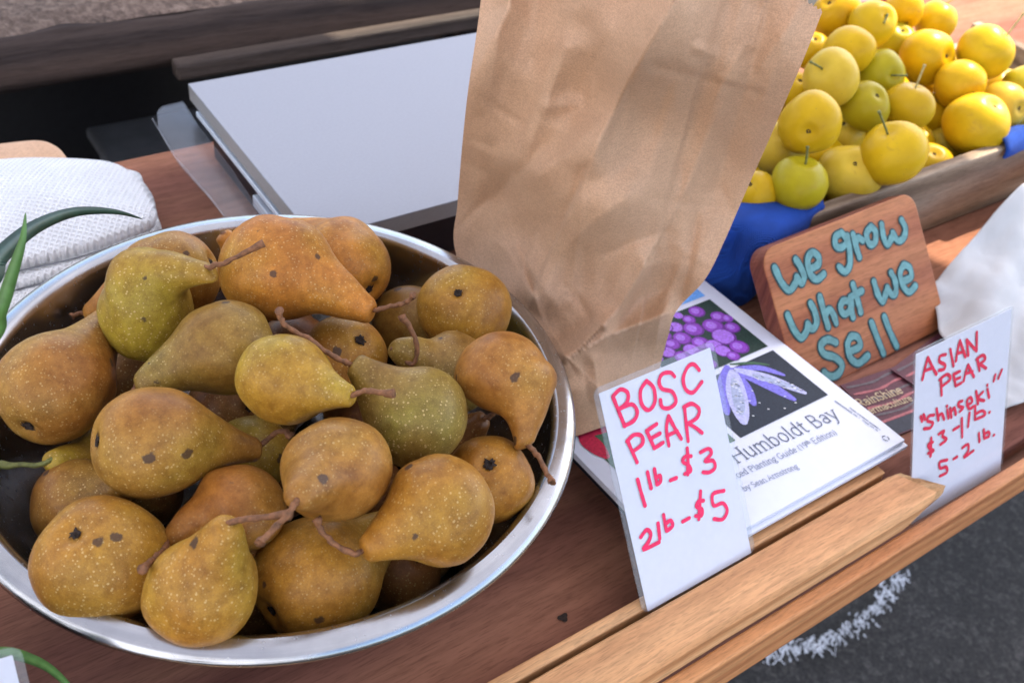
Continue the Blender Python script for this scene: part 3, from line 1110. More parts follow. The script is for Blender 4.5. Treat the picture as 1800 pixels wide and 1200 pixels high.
GP = 'brown pears heaped in the steel bowl'
for idx, (nm, (B, T, R)) in enumerate(PB.items()):
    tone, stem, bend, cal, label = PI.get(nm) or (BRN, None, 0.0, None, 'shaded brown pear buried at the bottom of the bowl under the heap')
    B, T = Vector(B), Vector(T)
    rg = random.Random(idx + 50)
    base = Vector((B.x, B.y, B.z - R))
    root = thing('bosc_pear', base, label, 'pear', GP)
    V, F, ax, sd, ot, Ln = pear_body(B, T, R, bend, idx + 3)
    ob = mesh('body', V, F, M['bosc'], root)
    k = rg.uniform(0.9, 1.12)
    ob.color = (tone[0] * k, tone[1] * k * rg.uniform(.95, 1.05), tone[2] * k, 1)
    tip = B + ax * (Ln + 0.12 * R)
    if stem:
        dt = -(ROT.transposed() @ (tip - CAM)).z
        pts = [tip - ax * 0.004, tip + ax * 0.001]
        for j, (x, y) in enumerate(stem):
            d = dt - 0.003 * (j + 1) - (0.014 * (j + 1) if nm == 'P18' else 0)
            pts.append(CAM + ray(x, y) * d)
        if len(pts) == 3: pts.insert(2, pts[1].lerp(pts[2], .5) + Vector((0, 0, .001)))
        sp = spline(pts, 7)
        n = len(sp)
        sp = [p if i_ < 2 else p + Vector((noise.noise((i_ * .5, idx, 1)), noise.noise((i_ * .5, idx, 5)), noise.noise((i_ * .5, idx, 9)))) * .0011 for i_, p in enumerate(sp)]
        rd = [0.0017 if i > 5 else 0.0036 - 0.00034 * i for i in range(n)]
        rd = [r * (0.92 + 0.42 * noise.noise((i * .7, idx * 3.3, 0))) for i, r in enumerate(rd)]
        rd[-1], rd[-2] = 0.0027, 0.0025
        if n > 6: rd[-3] = 0.0021
        V, F = tube(sp, rd, 8)
        mesh('stem', V, F, M['stem_green'] if nm == 'P22' else M['stem'], root)
    cc = B - ax * (0.86 * R) + sd * (0.03 * R * sin(3 * -0.2))
    V, F = rosette(cc, -ax * -1, sd, ot, rg.uniform(.0038, .0050), rg)
    mesh('calyx', V, F, M['calyx'], root, False)

# ================================================================== CRATE OF ASIAN PEARS
crt = thing('wooden_crate', (0.80, 0.18, 0), 'low weathered grey wooden crate holding the yellow pears', 'crate')
CX0, CX1, CY0, CY1 = 0.474, 1.12, 0.0195, 0.252
V, F = box(CX0, CX1, CY0, CY0 + .013, 0.0015, 0.086)
bevel(mesh('front_board', V, F, M['weathered'], crt, False), 0.0025)
V, F = box(CX0, CX1, CY1, CY1 + .013, 0.0015, 0.050)
bevel(mesh('back_board', V, F, M['weathered'], crt, False), 0.0025)
for x in (CX0 + .0005, CX1 - .0185):
    V, F = box(x, x + .018, CY0 + .0135, CY1 - .0005, 0.0015, 0.086)
    bevel(mesh('end_board', V, F, M['weathered'], crt, False), 0.0025)
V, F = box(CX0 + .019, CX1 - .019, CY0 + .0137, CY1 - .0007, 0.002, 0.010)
mesh('bottom_board', V, F, M['beam'], crt, False)  # dark colour puts shade into the gaps between the pears

# blue towel lining, hanging out over the crate's left front corner
bt = thing('blue_towel', (0.5, 0.03, 0), 'bright blue towel lining the crate and hanging over its left corner', 'towel')


def sheet(rows, per=5):
    """smooth sheet through a grid of control points"""
    R1 = [spline(r, per) for r in rows]
    cols = list(zip(*R1))
    C1 = [spline(list(c), per) for c in cols]
    n, m = len(C1), len(C1[0])
    V = [p for c in C1 for p in c]
    F = [(i * m + j, (i + 1) * m + j, (i + 1) * m + j + 1, i * m + j + 1) for i in range(n - 1) for j in range(m - 1)]
    return V, F


def rumple(V, amp, sc, seed=0):
    return [v + Vector((noise.noise(v * sc + Vector((seed, 0, 0))), noise.noise(v * sc + Vector((seed, 9, 0))), noise.noise(v * sc + Vector((seed, 0, 9))))) * amp for v in V]


def zr(L_): return [atz(x, y, z) for x, y, z in L_]
rows = [
    zr([(1215, 345, .060), (1300, 345, .060), (1340, 348, .062), (1390, 345, .066), (1450, 335, .070)]),
    zr([(1225, 368, .084), (1300, 366, .086), (1340, 368, .088), (1390, 365, .089), (1448, 352, .0885)]),
    zr([(1222, 395, .086), (1296, 390, .089), (1338, 394, .092), (1388, 386, .0915), (1450, 361, .089)]),
    zr([(1205, 440, .060), (1280, 440, .060), (1325, 437, .076), (1378, 410, .0855), (1450, 366, .0875)]),
    zr([(1190, 490, .034), (1262, 490, .035), (1306, 480, .046), (1350, 450, .066), (1430, 385, .081)]),
    zr([(1200, 530, .010), (1268, 528, .010), (1300, 532, .010), (1330, 505, .026), (1405, 420, .062)]),
]
V, F = sheet(rows, 7)
V = rumple(V, 0.005, 30, 2)
o = mesh('cloth', V, F, M['blue_cloth'], bt)
s = o.modifiers.new('solid', 'SOLIDIFY'); s.thickness = 0.0025
# second flap on the right end
rows = [[(0.83 + .08 * i, 0.016 - .004 * (i % 2), 0.078), (0.83 + .08 * i, 0.018, 0.089), (0.83 + .08 * i, 0.03, 0.094), (0.83 + .08 * i, 0.045, 0.08), (0.83 + .08 * i, 0.055, 0.03)] for i in range(4)]
rows = [[(x if i else x + .01, y, z) for (x, y, z) in r] for i, r in enumerate(rows)]
V, F = sheet(rows, 6)
V = rumple(V, 0.004, 30, 5)
o = mesh('cloth', V, F, M['blue_cloth'], bt)
s = o.modifiers.new('solid', 'SOLIDIFY'); s.thickness = 0.0025

PA = {
'a':(0.787,0.241,0.147,0.0247),'b':(0.790,0.195,0.156,0.0240),'c':(0.897,0.230,0.141,0.0214),'d':(0.944,0.212,0.129,0.0229),
'e':(0.865,0.160,0.121,0.0286),'f':(0.914,0.122,0.136,0.0284),'g':(0.724,0.168,0.148,0.0245),'h':(0.658,0.133,0.147,0.0264),
'i':(0.759,0.144,0.127,0.0241),'j':(0.689,0.104,0.124,0.0229),'k':(0.739,0.087,0.122,0.0240),'l':(0.862,0.124,0.068,0.0219),
'm':(0.864,0.108,0.112,0.0259),'n':(0.841,0.060,0.094,0.0321),'o':(0.895,0.066,0.101,0.0244),'p':(0.939,0.076,0.111,0.0226),
'q':(0.564,0.075,0.147,0.0265),'r':(0.570,0.101,0.104,0.0250),'s':(0.689,0.115,0.085,0.0190),'t':(0.537,0.088,0.068,0.0204),
'u':(0.552,0.056,0.095,0.0252),'v':(0.638,0.060,0.080,0.0289),'w':(0.651,0.033,0.118,0.0293),'x':(0.864,0.116,0.019,0.0213),
'y':(0.854,0.084,0.047,0.0238),'z':(0.741,0.225,0.119,0.0191),'aa':(0.670,0.176,0.108,0.0182),'ab':(0.874,0.208,0.114,0.0212),
'ac':(0.652,0.104,0.074,0.0187),'ad':(0.949,0.075,0.071,0.0199),
}
for k_, f_ in (('t', .955), ('u', .975), ('v', .985)):
    q_ = CAM + (Vector(PA[k_][:3]) - CAM) * f_
    PA[k_] = (q_.x, q_.y, q_.z, PA[k_][3] * f_)
for i_, (x_, y_, z_) in enumerate(((.60, .075, .045), (.70, .07, .045), (.77, .055, .06), (.75, .125, .075), (.80, .10, .055), (.62, .15, .07), (.70, .17, .085), (.82, .20, .085), (.80, .15, .09), (.905, .10, .05), (.66, .05, .05), (.90, .17, .07), (.965, .165, .062), (.99, .12, .075), (.99, .215, .062), (.945, .215, .066), (.60, .12, .06), (.655, .20, .07))):
    PA['F%d' % i_] = (x_, y_, z_, .0245)
YE, GR, OG, PY = (0.66, 0.44, 0.012), (0.46, 0.385, 0.014), (0.68, 0.42, 0.008), (0.66, 0.48, 0.045)
# tone, stem base direction in px offset from centre (fraction of r, toward camera), stem end px offset, label, stem material
PJ = {
'a': (OG, (-.6, -.4), None, 'orange-yellow pear at the top left of the crate heap, beside the bag corner'),
'b': (YE, (.35, -.15), (.15, .25), 'yellow pear with a green stem in the top row, right of the bag corner'),
'c': (OG, (0, .9), None, 'deep yellow pear cut by the top edge of the picture'),
'd': (YE, (.4, -.8), (1.1, -1.1), 'yellow pear at the back with a pale stem standing against the grey ground'),
'e': (OG, (.55, .2), None, 'large sunlit golden pear with a dark pit, in the upper middle of the heap'),
'f': (YE, (.6, -.55), (.95, -1.15), 'sunlit pear at the far right with a pale stem in front of the plywood'),
'g': (YE, (-.7, .3), None, 'bright yellow pear in the second row from the top by the bag'),
'h': (PY, (-.65, -.2), (-1.0, -.3), 'pale yellow pear touching the bag edge halfway up, stem towards the bag'),
'i': (GR, (.3, .3), (.75, .3), 'green-yellow pear with a stubby stem in the shaded middle'),
'j': (GR, (.3, -.3), None, 'small olive-yellow pear in the middle of the heap'),
'k': (YE, (.15, -.8), (.3, -1.4), 'half sunlit pear with an upright pale stem, centre of the heap'),
'l': (OG, (0, -.6), (.05, -.9), 'shaded golden pear tucked right of the upright-stemmed one'),
'm': (YE, (.3, .6), None, 'sunlit yellow pear above the brightest one at the right'),
'n': (YE, (.35, -.5), None, 'brightest big sunlit pear by the right end of the front board'),
'o': (PY, (.4, .3), None, 'pale pear right behind the brightest big one'),
'p': (GR, (.5, .3), None, 'green pear at the right edge of the picture'),
'q': (YE, (-.3, .5), None, 'large freckled yellow pear by the bag, third from the front'),
'r': (PY, (-.2, -.4), None, 'pale yellow pear half behind the bag above the blue towel'),
's': (PY, (-.3, -.5), None, 'small shaded cream pear in the gap behind the stemmed front one'),
't': (YE, (-.5, -.4), None, 'lowest yellow pear by the bag, resting on the blue towel'),
'u': (GR, (.1, -.75), (.05, -1.1), 'olive-yellow pear in the front row beside the blue towel'),
'v': (PY, (-.1, -.3), None, 'pale speckled pear in the middle of the front row'),
'w': (YE, (-.45, -.62), (-.75, -1.05), 'big olive-gold pear at the front with a dark slanting stem'),
'x': (OG, (0, -.5), None, 'orange pear low behind the big stemmed front pear'),
'y': (PY, (0, -.5), None, 'dull shaded pear low at the front board, left of the brightest one'),
'z': (OG, (0, -.5), None, 'orange pear peeping out behind the bag edge near the top'),
'aa': (OG, (0, -.5), None, 'orange pear peeping out behind the bag edge in the middle'),
'ab': (GR, (0, -.5), None, 'shaded green pear deep at the back of the heap'),
'ac': (OG, (.2, -.6), (.35, -1.0), 'small dark shaded pear deep between the front pears'),
'ad': (PY, (0, -.5), None, 'shaded pear low at the far right by the blue towel'),
}
CR, CU = ROT @ Vector((1, 0, 0)), ROT @ Vector((0, 1, 0))
CB = ROT @ Vector((0, 0, 1))
GA = 'yellow asian pears heaped in the wooden crate'
for idx, (nm, (x, y, z, R)) in enumerate(PA.items()):
    tone, sd_, se, label = PJ.get(nm) or (OG, (0, -.5), None, 'shaded yellow pear under the top layer of the heap in the crate')
    rg = random.Random(idx + 200)
    R *= 1.10
    c = Vector((x, y, z))
    root = thing('asian_pear', (x, y, z - R), label, 'pear', GA)
    a2 = sd_[0] ** 2 + sd_[1] ** 2
    ax = (CR * sd_[0] - CU * sd_[1] + CB * math.sqrt(max(1 - a2, 0.0))).normalized()   # stem axis
    sd = ax.cross(Vector((0.3, 0.2, 0.9))).normalized()
    ot = ax.cross(sd)
    ph = [rg.uniform(0, 6.28) for _ in range(4)]
    fl = rg.uniform(0.88, 0.96)
    V, F = [], []
    n, seg = 22, 32
    for i in range(n + 1):
        th = pi * i / n
        # dimples at both ends
        rr_ = sin(th) ** 0.93
        h = cos(th) * fl
        e = abs(cos(th))
        dm = 0.16 * math.exp(-((sin(th)) / 0.22) ** 2)
        h = h * (1 - dm)
        if i in (0, n):
            V.append(c + ax * h * R)
            continue
        for k in range(seg):
            w = 2 * pi * k / seg
            f = 1 + .035 * sin(2 * w + ph[0]) + .03 * sin(3 * w + ph[1] + th) + .016 * sin(5 * w + ph[2] + 2 * th)
            V.append(c + (sd * cos(w) + ot * sin(w)) * rr_ * R * f + ax * h * R)
    F = [(0, 1 + k, 1 + (k + 1) % seg) for k in range(seg)]
    for i in range(n - 2):
        a, b = 1 + i * seg, 1 + (i + 1) * seg
        F += [(a + k, b + k, b + (k + 1) % seg, a + (k + 1) % seg) for k in range(seg)]
    a = 1 + (n - 2) * seg
    F += [(a + k, len(V) - 1, a + (k + 1) % seg) for k in range(seg)]
    ob = mesh('body', V, F, M['asian'], root)
    k = rg.uniform(0.88, 1.05)
    ob.color = (tone[0] * k, tone[1] * k * rg.uniform(.95, 1.04), tone[2], 1)
    tip = c + ax * R * fl * 0.83
    if se:
        e = c + (CR * se[0] - CU * se[1] + CB * 0.9) * R
        pts = spline([tip - ax * .002, tip + ax * .004, tip.lerp(e, .55) + ax * .002, e], 4)
        rd = [0.0011 * (1 + .3 * noise.noise((i_, idx, 2))) for i_ in range(len(pts))]
        rd[-1] = rd[-2] = 0.0016
        V, F = tube(pts, rd, 7)
        mesh('stem', V, F, M['stem_pale'] if nm in ('d', 'f', 'k') else M['stem_green'], root)
    else:
        V, F = rosette(tip, -ax, sd, ot, 0.0032, rg)
        mesh('calyx', V, F, M['calyx'], root, False)

# ================================================================== WEIGHING SCALE
sx0, sx1, sy0, sy1, sz = 0.113, 0.452, 0.183, 0.461, 0.080
sc = thing('weighing_scale', (0.28, 0.32, 0), 'flat silver platter of a weighing scale behind the bowl and bag', 'scale')
V, F = box(sx0, sx1, sy0, sy1, sz - .0015, sz)
bevel(mesh('platter', V, F, M['scale_grey'], sc, False), 0.0007)
V, F = [], []
for (x0, x1, y0, y1) in ((sx0 + .0003, sx0 + .003, sy0 + .003, sy1 - .003), (sx1 - .003, sx1 - .0003, sy0 + .003, sy1 - .003), (sx0 + .0003, sx1 - .0003, sy0 + .0003, sy0 + .003), (sx0 + .0003, sx1 - .0003, sy1 - .003, sy1 - .0003)):
    v, f = box(x0, x1, y0, y1, sz - .017, sz - .0016)
    mesh('platter_lip', v, f, M['scale_edge'], sc, False)
V, F = box(sx0 + .012, sx1 - .012, sy0 + .02, sy1 - .02, 0.004, sz - .019)
bevel(mesh('housing', V, F, M['black_plastic'], sc, False), 0.004)
V, F = box(sx0 + .001, sx0 + .011, sy0 + .03, sy1 - .012, 0.050, 0.056)
bevel(mesh('side_bar', V, F, M['scale_body'], sc, False), 0.001)
V, F = box(sx0 + .0005, sx0 + .0115, sy0 + .02, sy0 + .13, 0.030, 0.042)
bevel(mesh('side_bar', V, F, M['scale_body'], sc, False), 0.001)
for x in (sx0 + .04, sx1 - .04):
    for y in (sy0 + .04, sy1 - .04):
        V, F = lathe([(0, 0.0005), (.010, 0.0005), (.012, .002), (.011, .0055), (0, .0055)], 16, Vector((x, y, 0)))
        mesh('foot', V, F, M['black_plastic'], sc)
# clear tray hanging beside the platter
ring = [(276, 196), (284, 187), (322, 178), (352, 225), (410, 300), (466, 384), (404, 392), (372, 350), (318, 290), (292, 246), (278, 222)]
P = [atz(x, y, 0.048) for x, y in ring]
V, F = slab(P, Vector((0, 0, 1)), 0.0022)
o = mesh('clear_guard', V, F, M['clear'], sc, False)
P = [atz(x, y, 0.048) for x, y in ((278, 222), (292, 246), (318, 290), (372, 350), (404, 392))]
V, F = [], []
for p in P:
    out_ = Vector((-1, -.2, 0)).normalized()
    V += [p + Vector((0, 0, .0004)), p + Vector((0, 0, .010)) + out_ * .004, p + Vector((0, 0, .010)) + out_ * .0058, p + out_ * .0018]
for i in range(len(P) - 1):
    for k in range(4):
        F.append((i * 4 + k, i * 4 + (k + 1) % 4, (i + 1) * 4 + (k + 1) % 4, (i + 1) * 4 + k))
F += [(3, 2, 1, 0), tuple(4 * (len(P) - 1) + k for k in range(4))]
mesh('clear_lip', V, F, M['clear'], sc, False)

# ================================================================== WHITE WAFFLE TOWEL + PAPER BUNDLE
tw = thing('waffle_towel', (-0.10, 0.40, 0), 'folded white waffle-weave towel with stitched hems behind the bowl at the left', 'towel')


def pad(poly, z0, z1, r=0.008, n=14, amp=0.003, seed=1, hump=0.0):
    """soft folded layer: outline offset inwards towards the top, filled as a grid fan"""
    P = [Vector((p[0], p[1], 0)) for p in spline([(a, b, 0) for a, b in poly], 8, True)]
    c = sum(P, Vector()) / len(P)
    rings = [(1.0, z0), (1.012, z0 + (z1 - z0) * .35), (1.010, z0 + (z1 - z0) * .7), (0.985, z1 - (z1 - z0) * .08), (0.95, z1)]
    for k in range(1, n): rings.append((0.95 * (1 - k / n), z1 + hump * sin(pi / 2 * k / n)))
    V, F, m = [], [], len(P)
    for (s_, z) in rings:
        for p in P:
            q = c + (p - c) * s_
            q.z = z
            V.append(q)
    V.append(c + Vector((0, 0, z1 + hump)))
    V = [v + Vector((noise.noise(v * 14 + Vector((seed, 0, 0))) * amp * 2, noise.noise(v * 14 + Vector((0, seed, 0))) * amp * 2, noise.noise(v * 18 + Vector((0, 0, seed))) * amp if v.z > z0 + .001 else 0)) for v in V]
    for i in range(len(rings) - 1):
        for k in range(m):
            F.append((i * m + k, i * m + (k + 1) % m, (i + 1) * m + (k + 1) % m, (i + 1) * m + k))
    b = (len(rings) - 1) * m
    F += [(b + k, b + (k + 1) % m, len(V) - 1) for k in range(m)]
    return V, F


def pz(L_, z): return [tuple(atz(x, y, z)[:2]) for x, y in L_]


low = pz([(281, 408), (276, 372), (262, 330), (225, 308), (60, 300), (-160, 330), (-330, 480), (-200, 620), (20, 560), (120, 520), (220, 470)], 0.018)
V, F = pad(low, 0.001, 0.020, seed=3)
mesh('lower_fold', V, F, M['waffle'], tw)
mid = pz([(277, 398), (272, 366), (255, 322), (215, 298), (40, 288), (-160, 320), (-330, 440), (-200, 560), (0, 508), (110, 476), (215, 436)], 0.026)
V, F = pad(mid, 0.0205, 0.030, seed=5)
mesh('middle_fold', V, F, M['waffle'], tw)
top = pz([(268, 384), (262, 346), (240, 312), (190, 288), (90, 277), (0, 278), (-160, 300), (-330, 420), (-180, 530), (0, 470), (110, 440), (200, 412)], 0.04)
V, F = pad(top, 0.0305, 0.043, seed=8, hump=0.012)
mesh('upper_fold', V, F, M['waffle'], tw)
# hem stitching lines
for pts, z in (([(0, 484), (60, 472), (130, 456), (200, 434)], 0.0312), ([(0, 516), (50, 506), (100, 492)], 0.0212)):
    P = [atz(x, y, z) + Vector((0, 0, .001)) for x, y in pts]
    V, F = tube(spline(P, 6), 0.0007, 6)
    mesh('hem_stitch', V, F, M['tote'], tw)
pbn = thing('paper_bundle', (-0.07, 0.50, 0), 'tan crumpled paper bundle peeking out behind the white waffle towel', 'paper bundle')
V, F = pad(pz([(108, 285), (104, 262), (70, 244), (0, 248), (-120, 262), (-200, 300), (-100, 330), (40, 320)], 0.030), 0.001, 0.034, seed=11, amp=0.006, hump=0.004)
mesh('paper', V, F, M['kraft'], pbn)

# ================================================================== BOOKLETS, FLYERS
ZB = 0.036
bBR = Vector((0.4400, -0.1925, ZB)); bU = Vector((1, 0.004, 0)).normalized(); bV = Vector((-0.045, 1, 0)).normalized()
BW, BH = 0.240, 0.295
bBL = bBR - bU * BW
st = thing('dark_book', (0.32, -0.05, 0), 'thick dark book lying under the printed planting guide', 'book')  # made-up block; its near-black colour stands in for the shadow gap
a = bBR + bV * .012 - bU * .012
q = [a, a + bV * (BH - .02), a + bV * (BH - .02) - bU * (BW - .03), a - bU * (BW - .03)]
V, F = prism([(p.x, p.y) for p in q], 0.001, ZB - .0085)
bevel(mesh('cover', V, F, M['navy_cover'], st, False), 0.001)  # body of the added block
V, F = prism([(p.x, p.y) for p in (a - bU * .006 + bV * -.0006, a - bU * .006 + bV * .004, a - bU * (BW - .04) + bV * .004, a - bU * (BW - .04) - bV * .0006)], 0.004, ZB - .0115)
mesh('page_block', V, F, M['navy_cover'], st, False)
# second copy under the top one
b2 = thing('planting_guide', (0.32, -0.05, ZB - .008), 'white planting guide copy lying directly under the top one, only its edge showing', 'booklet', 'planting guides')
a = bBR + bU * .0018 - bV * .0035
q = [a, a + bV * BH, a + bV * BH - bU * BW, a - bU * BW]
V, F = prism([(p.x, p.y) for p in q], ZB - .0080, ZB - .0042)
bevel(mesh('pages', V, F, M['cover'], b2, False), 0.0004)
bk = thing('planting_guide', (0.32, -0.05, ZB - .004), 'white planting guide with purple fruit photos on its cover, under the paper bag', 'booklet', 'planting guides')
q = [bBR, bBR + bV * BH, bBR + bV * BH - bU * BW, bBL]
V, F = prism([(p.x, p.y) for p in q], ZB - .0040, ZB)
bevel(mesh('pages', V, F, M['cover'], bk, False), 0.0004)
BP = Plane(Vector((bBR.x, bBR.y, ZB)), bU, bV)

# cover photos (flat print)
PM = {n: plain('print_' + n, c, 0.5, 0, 0.25, 500, 0, 0.2) for n, c in dict(dgreen=(0.022, 0.045, 0.035), slate=(0.018, 0.026, 0.042), purp=(0.26, 0.055, 0.46), purp2=(0.40, 0.17, 0.70), purpd=(0.14, 0.028, 0.24), lav=(0.215, 0.185, 0.66), lavl=(0.50, 0.50, 0.76), sea=(0.38, 0.42, 0.58), white=(0.8, 0.8, 0.84), sky=(0.16, 0.38, 0.80), red=(0.50, 0.02, 0.06), green=(0.06, 0.13, 0.07), brown=(0.11, 0.03, 0.045), brownd=(0.03, 0.032, 0.05), cream=(0.56, 0.42, 0.26), pinkst=(0.45, 0.13, 0.14), grey=(0.13, 0.10, 0.11)).items()}


def quadpx(pl, pts, h):
    return [pl.w(*pl.px(x, y), h) for x, y in pts], [tuple(range(len(pts)))]


def fl(VF):
    # make flat faces point along +N of the plane (upwards)
    return VF


def printpx(pl, mb, pts, w, mi, h, per=5, taper=False):
    uv = [pl.px(x, y) for x, y in pts]
    sp = spline([(a, b, 0) for a, b in uv], per)
    k = w / FPX * 0.78      # width given in photo pixels
    n = len(sp)
    ww = [k * (0.35 + 0.65 * sin(pi * min(max((i + .6) / n, 0.05), .97))) if taper else k for i in range(n)]
    mb.add(pl.put(ribbon(sp, ww, h, 0.000004)), mi)


# fruit cluster photo
uvR = BP.px(1255, 524)[0]
def uvq(u0, u1, v0, v1, h): return BP.put(([(u0, v0, h), (u1, v0, h), (u1, v1, h), (u0, v1, h)], [(0, 1, 2, 3)]))
uA = (BP.px(1352, 609)[0] + uvR) / 2
vA0, vA1 = BP.px(1352, 609)[1], BP.px(1255, 524)[1]
uB1 = BP.px(1464, 696)[0]
vB0 = (BP.px(1464, 696)[1] + BP.px(1310, 771)[1]) / 2
vB1 = BP.px(1362, 615)[1]
uB0 = BP.px(1310, 771)[0]
mb = MB()
mb.add(uvq(uB0, uB1, vA0, vA1, .0003), 0)
rr = random.Random(5)
berries = [(1210, 554, 16), (1238, 545, 14), (1275, 554, 14), (1203, 574, 13), (1233, 577, 17), (1266, 571, 18), (1284, 590, 20), (1214, 594, 15), (1245, 602, 15), (1268, 607, 15), (1310, 608, 16), (1197, 605, 13), (1230, 615, 14), (1185, 590, 11), (1298, 573, 13), (1190, 620, 13), (1215, 628, 14), (1250, 625, 14), (1283, 616, 14), (1178, 633, 12), (1300, 625, 11), (1188, 575, 10), (1260, 640, 12), (1225, 560, 11), (1175, 612, 10), (1290, 557, 11), (1240, 640, 12)]
for i, (x, y, r) in enumerate(berries):
    u, v = BP.px(x, y)
    R_ = r / FPX * 0.98
    for kk, (sc_, mm, dx) in enumerate(((1.0, 1, 0), (0.86, 2 if i % 3 else 3, .06), (0.5, 3, .18))):
        ring_ = [(u + dx * R_ * -.5 + R_ * sc_ * cos(2 * pi * j / 18), v + dx * R_ + R_ * .95 * sc_ * sin(2 * pi * j / 18), .00035 + i * .00001 + kk * .0000033) for j in range(18)]
        if min(q_[0] for q_ in ring_) > uB0 and max(q_[0] for q_ in ring_) < uB1 and min(q_[1] for q_ in ring_) > vA0 - .004 and max(q_[1] for q_ in ring_) < vA1 + .001:
            mb.add(BP.put((ring_, [tuple(range(18))])), mm)
mb.build('cover_photo', [PM['dgreen'], PM['purpd'], PM['purp'], PM['purp2']], bk, False)
# split-fruit photo
mb = MB()
mb.add(uvq(uB0, uB1, vB0, vB1, .0003), 0)
for pts, w, m_, h in (
        ([(1290, 645), (1282, 690), (1290, 730)], 24, 1, .00040), ([(1298, 650), (1318, 680), (1335, 712)], 26, 1, .00045), ([(1300, 655), (1307, 700), (1318, 745)], 38, 2, .00050),
        ([(1301, 668), (1309, 705), (1314, 730)], 22, 3, .00055),
        ([(1302, 648), (1345, 646), (1385, 658)], 15, 1, .00040), ([(1304, 652), (1350, 672), (1402, 702)], 26, 1, .00045), ([(1305, 650), (1360, 665), (1420, 690)], 22, 2, .00050), ([(1335, 660), (1375, 672), (1410, 684)], 15, 3, .00055), ([(1295, 640), (1330, 637), (1360, 640)], 7, 4, .00036)):
    printpx(BP, mb, pts, w, m_, h, 6, True)
for i in range(60):
    t = rr.random()
    if i % 2: x, y = 1301 + 13 * t + rr.uniform(-7, 7), 668 + 62 * t
    else: x, y = 1335 + 78 * t + rr.uniform(-3, 3), 660 + 25 * t + rr.uniform(-5, 5)
    printpx(BP, mb, [(x - 1.5, y), (x + 1.5, y + .6)], 1.8, 5 if i % 3 else 6, .0006 + i * .000002, 2)
for i in range(9):
    x, y = rr.uniform(1290, 1440), rr.uniform(640, 740)
    u, v = BP.px(x, y)
    if uB0 + .003 < u < uB1 - .003 and vB0 + .003 < v < vB1 - .003: printpx(BP, mb, [(x - 1, y), (x + 1, y)], 2.2, 5, .0008 + i * .00001, 2)
mb.build('cover_photo', [PM['slate'], PM['lav'], PM['lavl'], PM['sea'], PM['green'], PM['white'], PM['slate']], bk, False)
gap = vA0 - vB1
mb = MB().add(uvq(uB0, uB1, vA1 + gap, vA1 + gap + .055, .0003), 0)
mb.build('cover_photo', [PM['sky']], bk, False)
uC0 = -BW + (0 - uB1) * 1.0
mb = MB().add(uvq(uC0, uB0 - gap, vB0, vB1 + .02, .0003), 0)
for pts, w in (([(1045, 775), (1062, 790), (1085, 812)], 34), ([(1035, 770), (1055, 765), (1090, 760)], 30)):
    printpx(BP, mb, pts, w, 1, .0004 + w * 1e-6, 5, True)
mb.build('cover_photo', [PM['green'], PM['red']], bk, False)
mb = MB().add(uvq(uC0, uB0 - gap, vB1 + .02 + gap, vA1 + gap + .05, .0003), 0)
mb.build('cover_photo', [PM['dgreen']], bk, False)


# ---- stroke letters (x-height 1, ascender 1.5)
def arc(cx, cy, rx, ry, a0, a1, n=9):
    return [(cx + rx * cos(radians(a0 + (a1 - a0) * i / n)), cy + ry * sin(radians(a0 + (a1 - a0) * i / n))) for i in range(n + 1)]


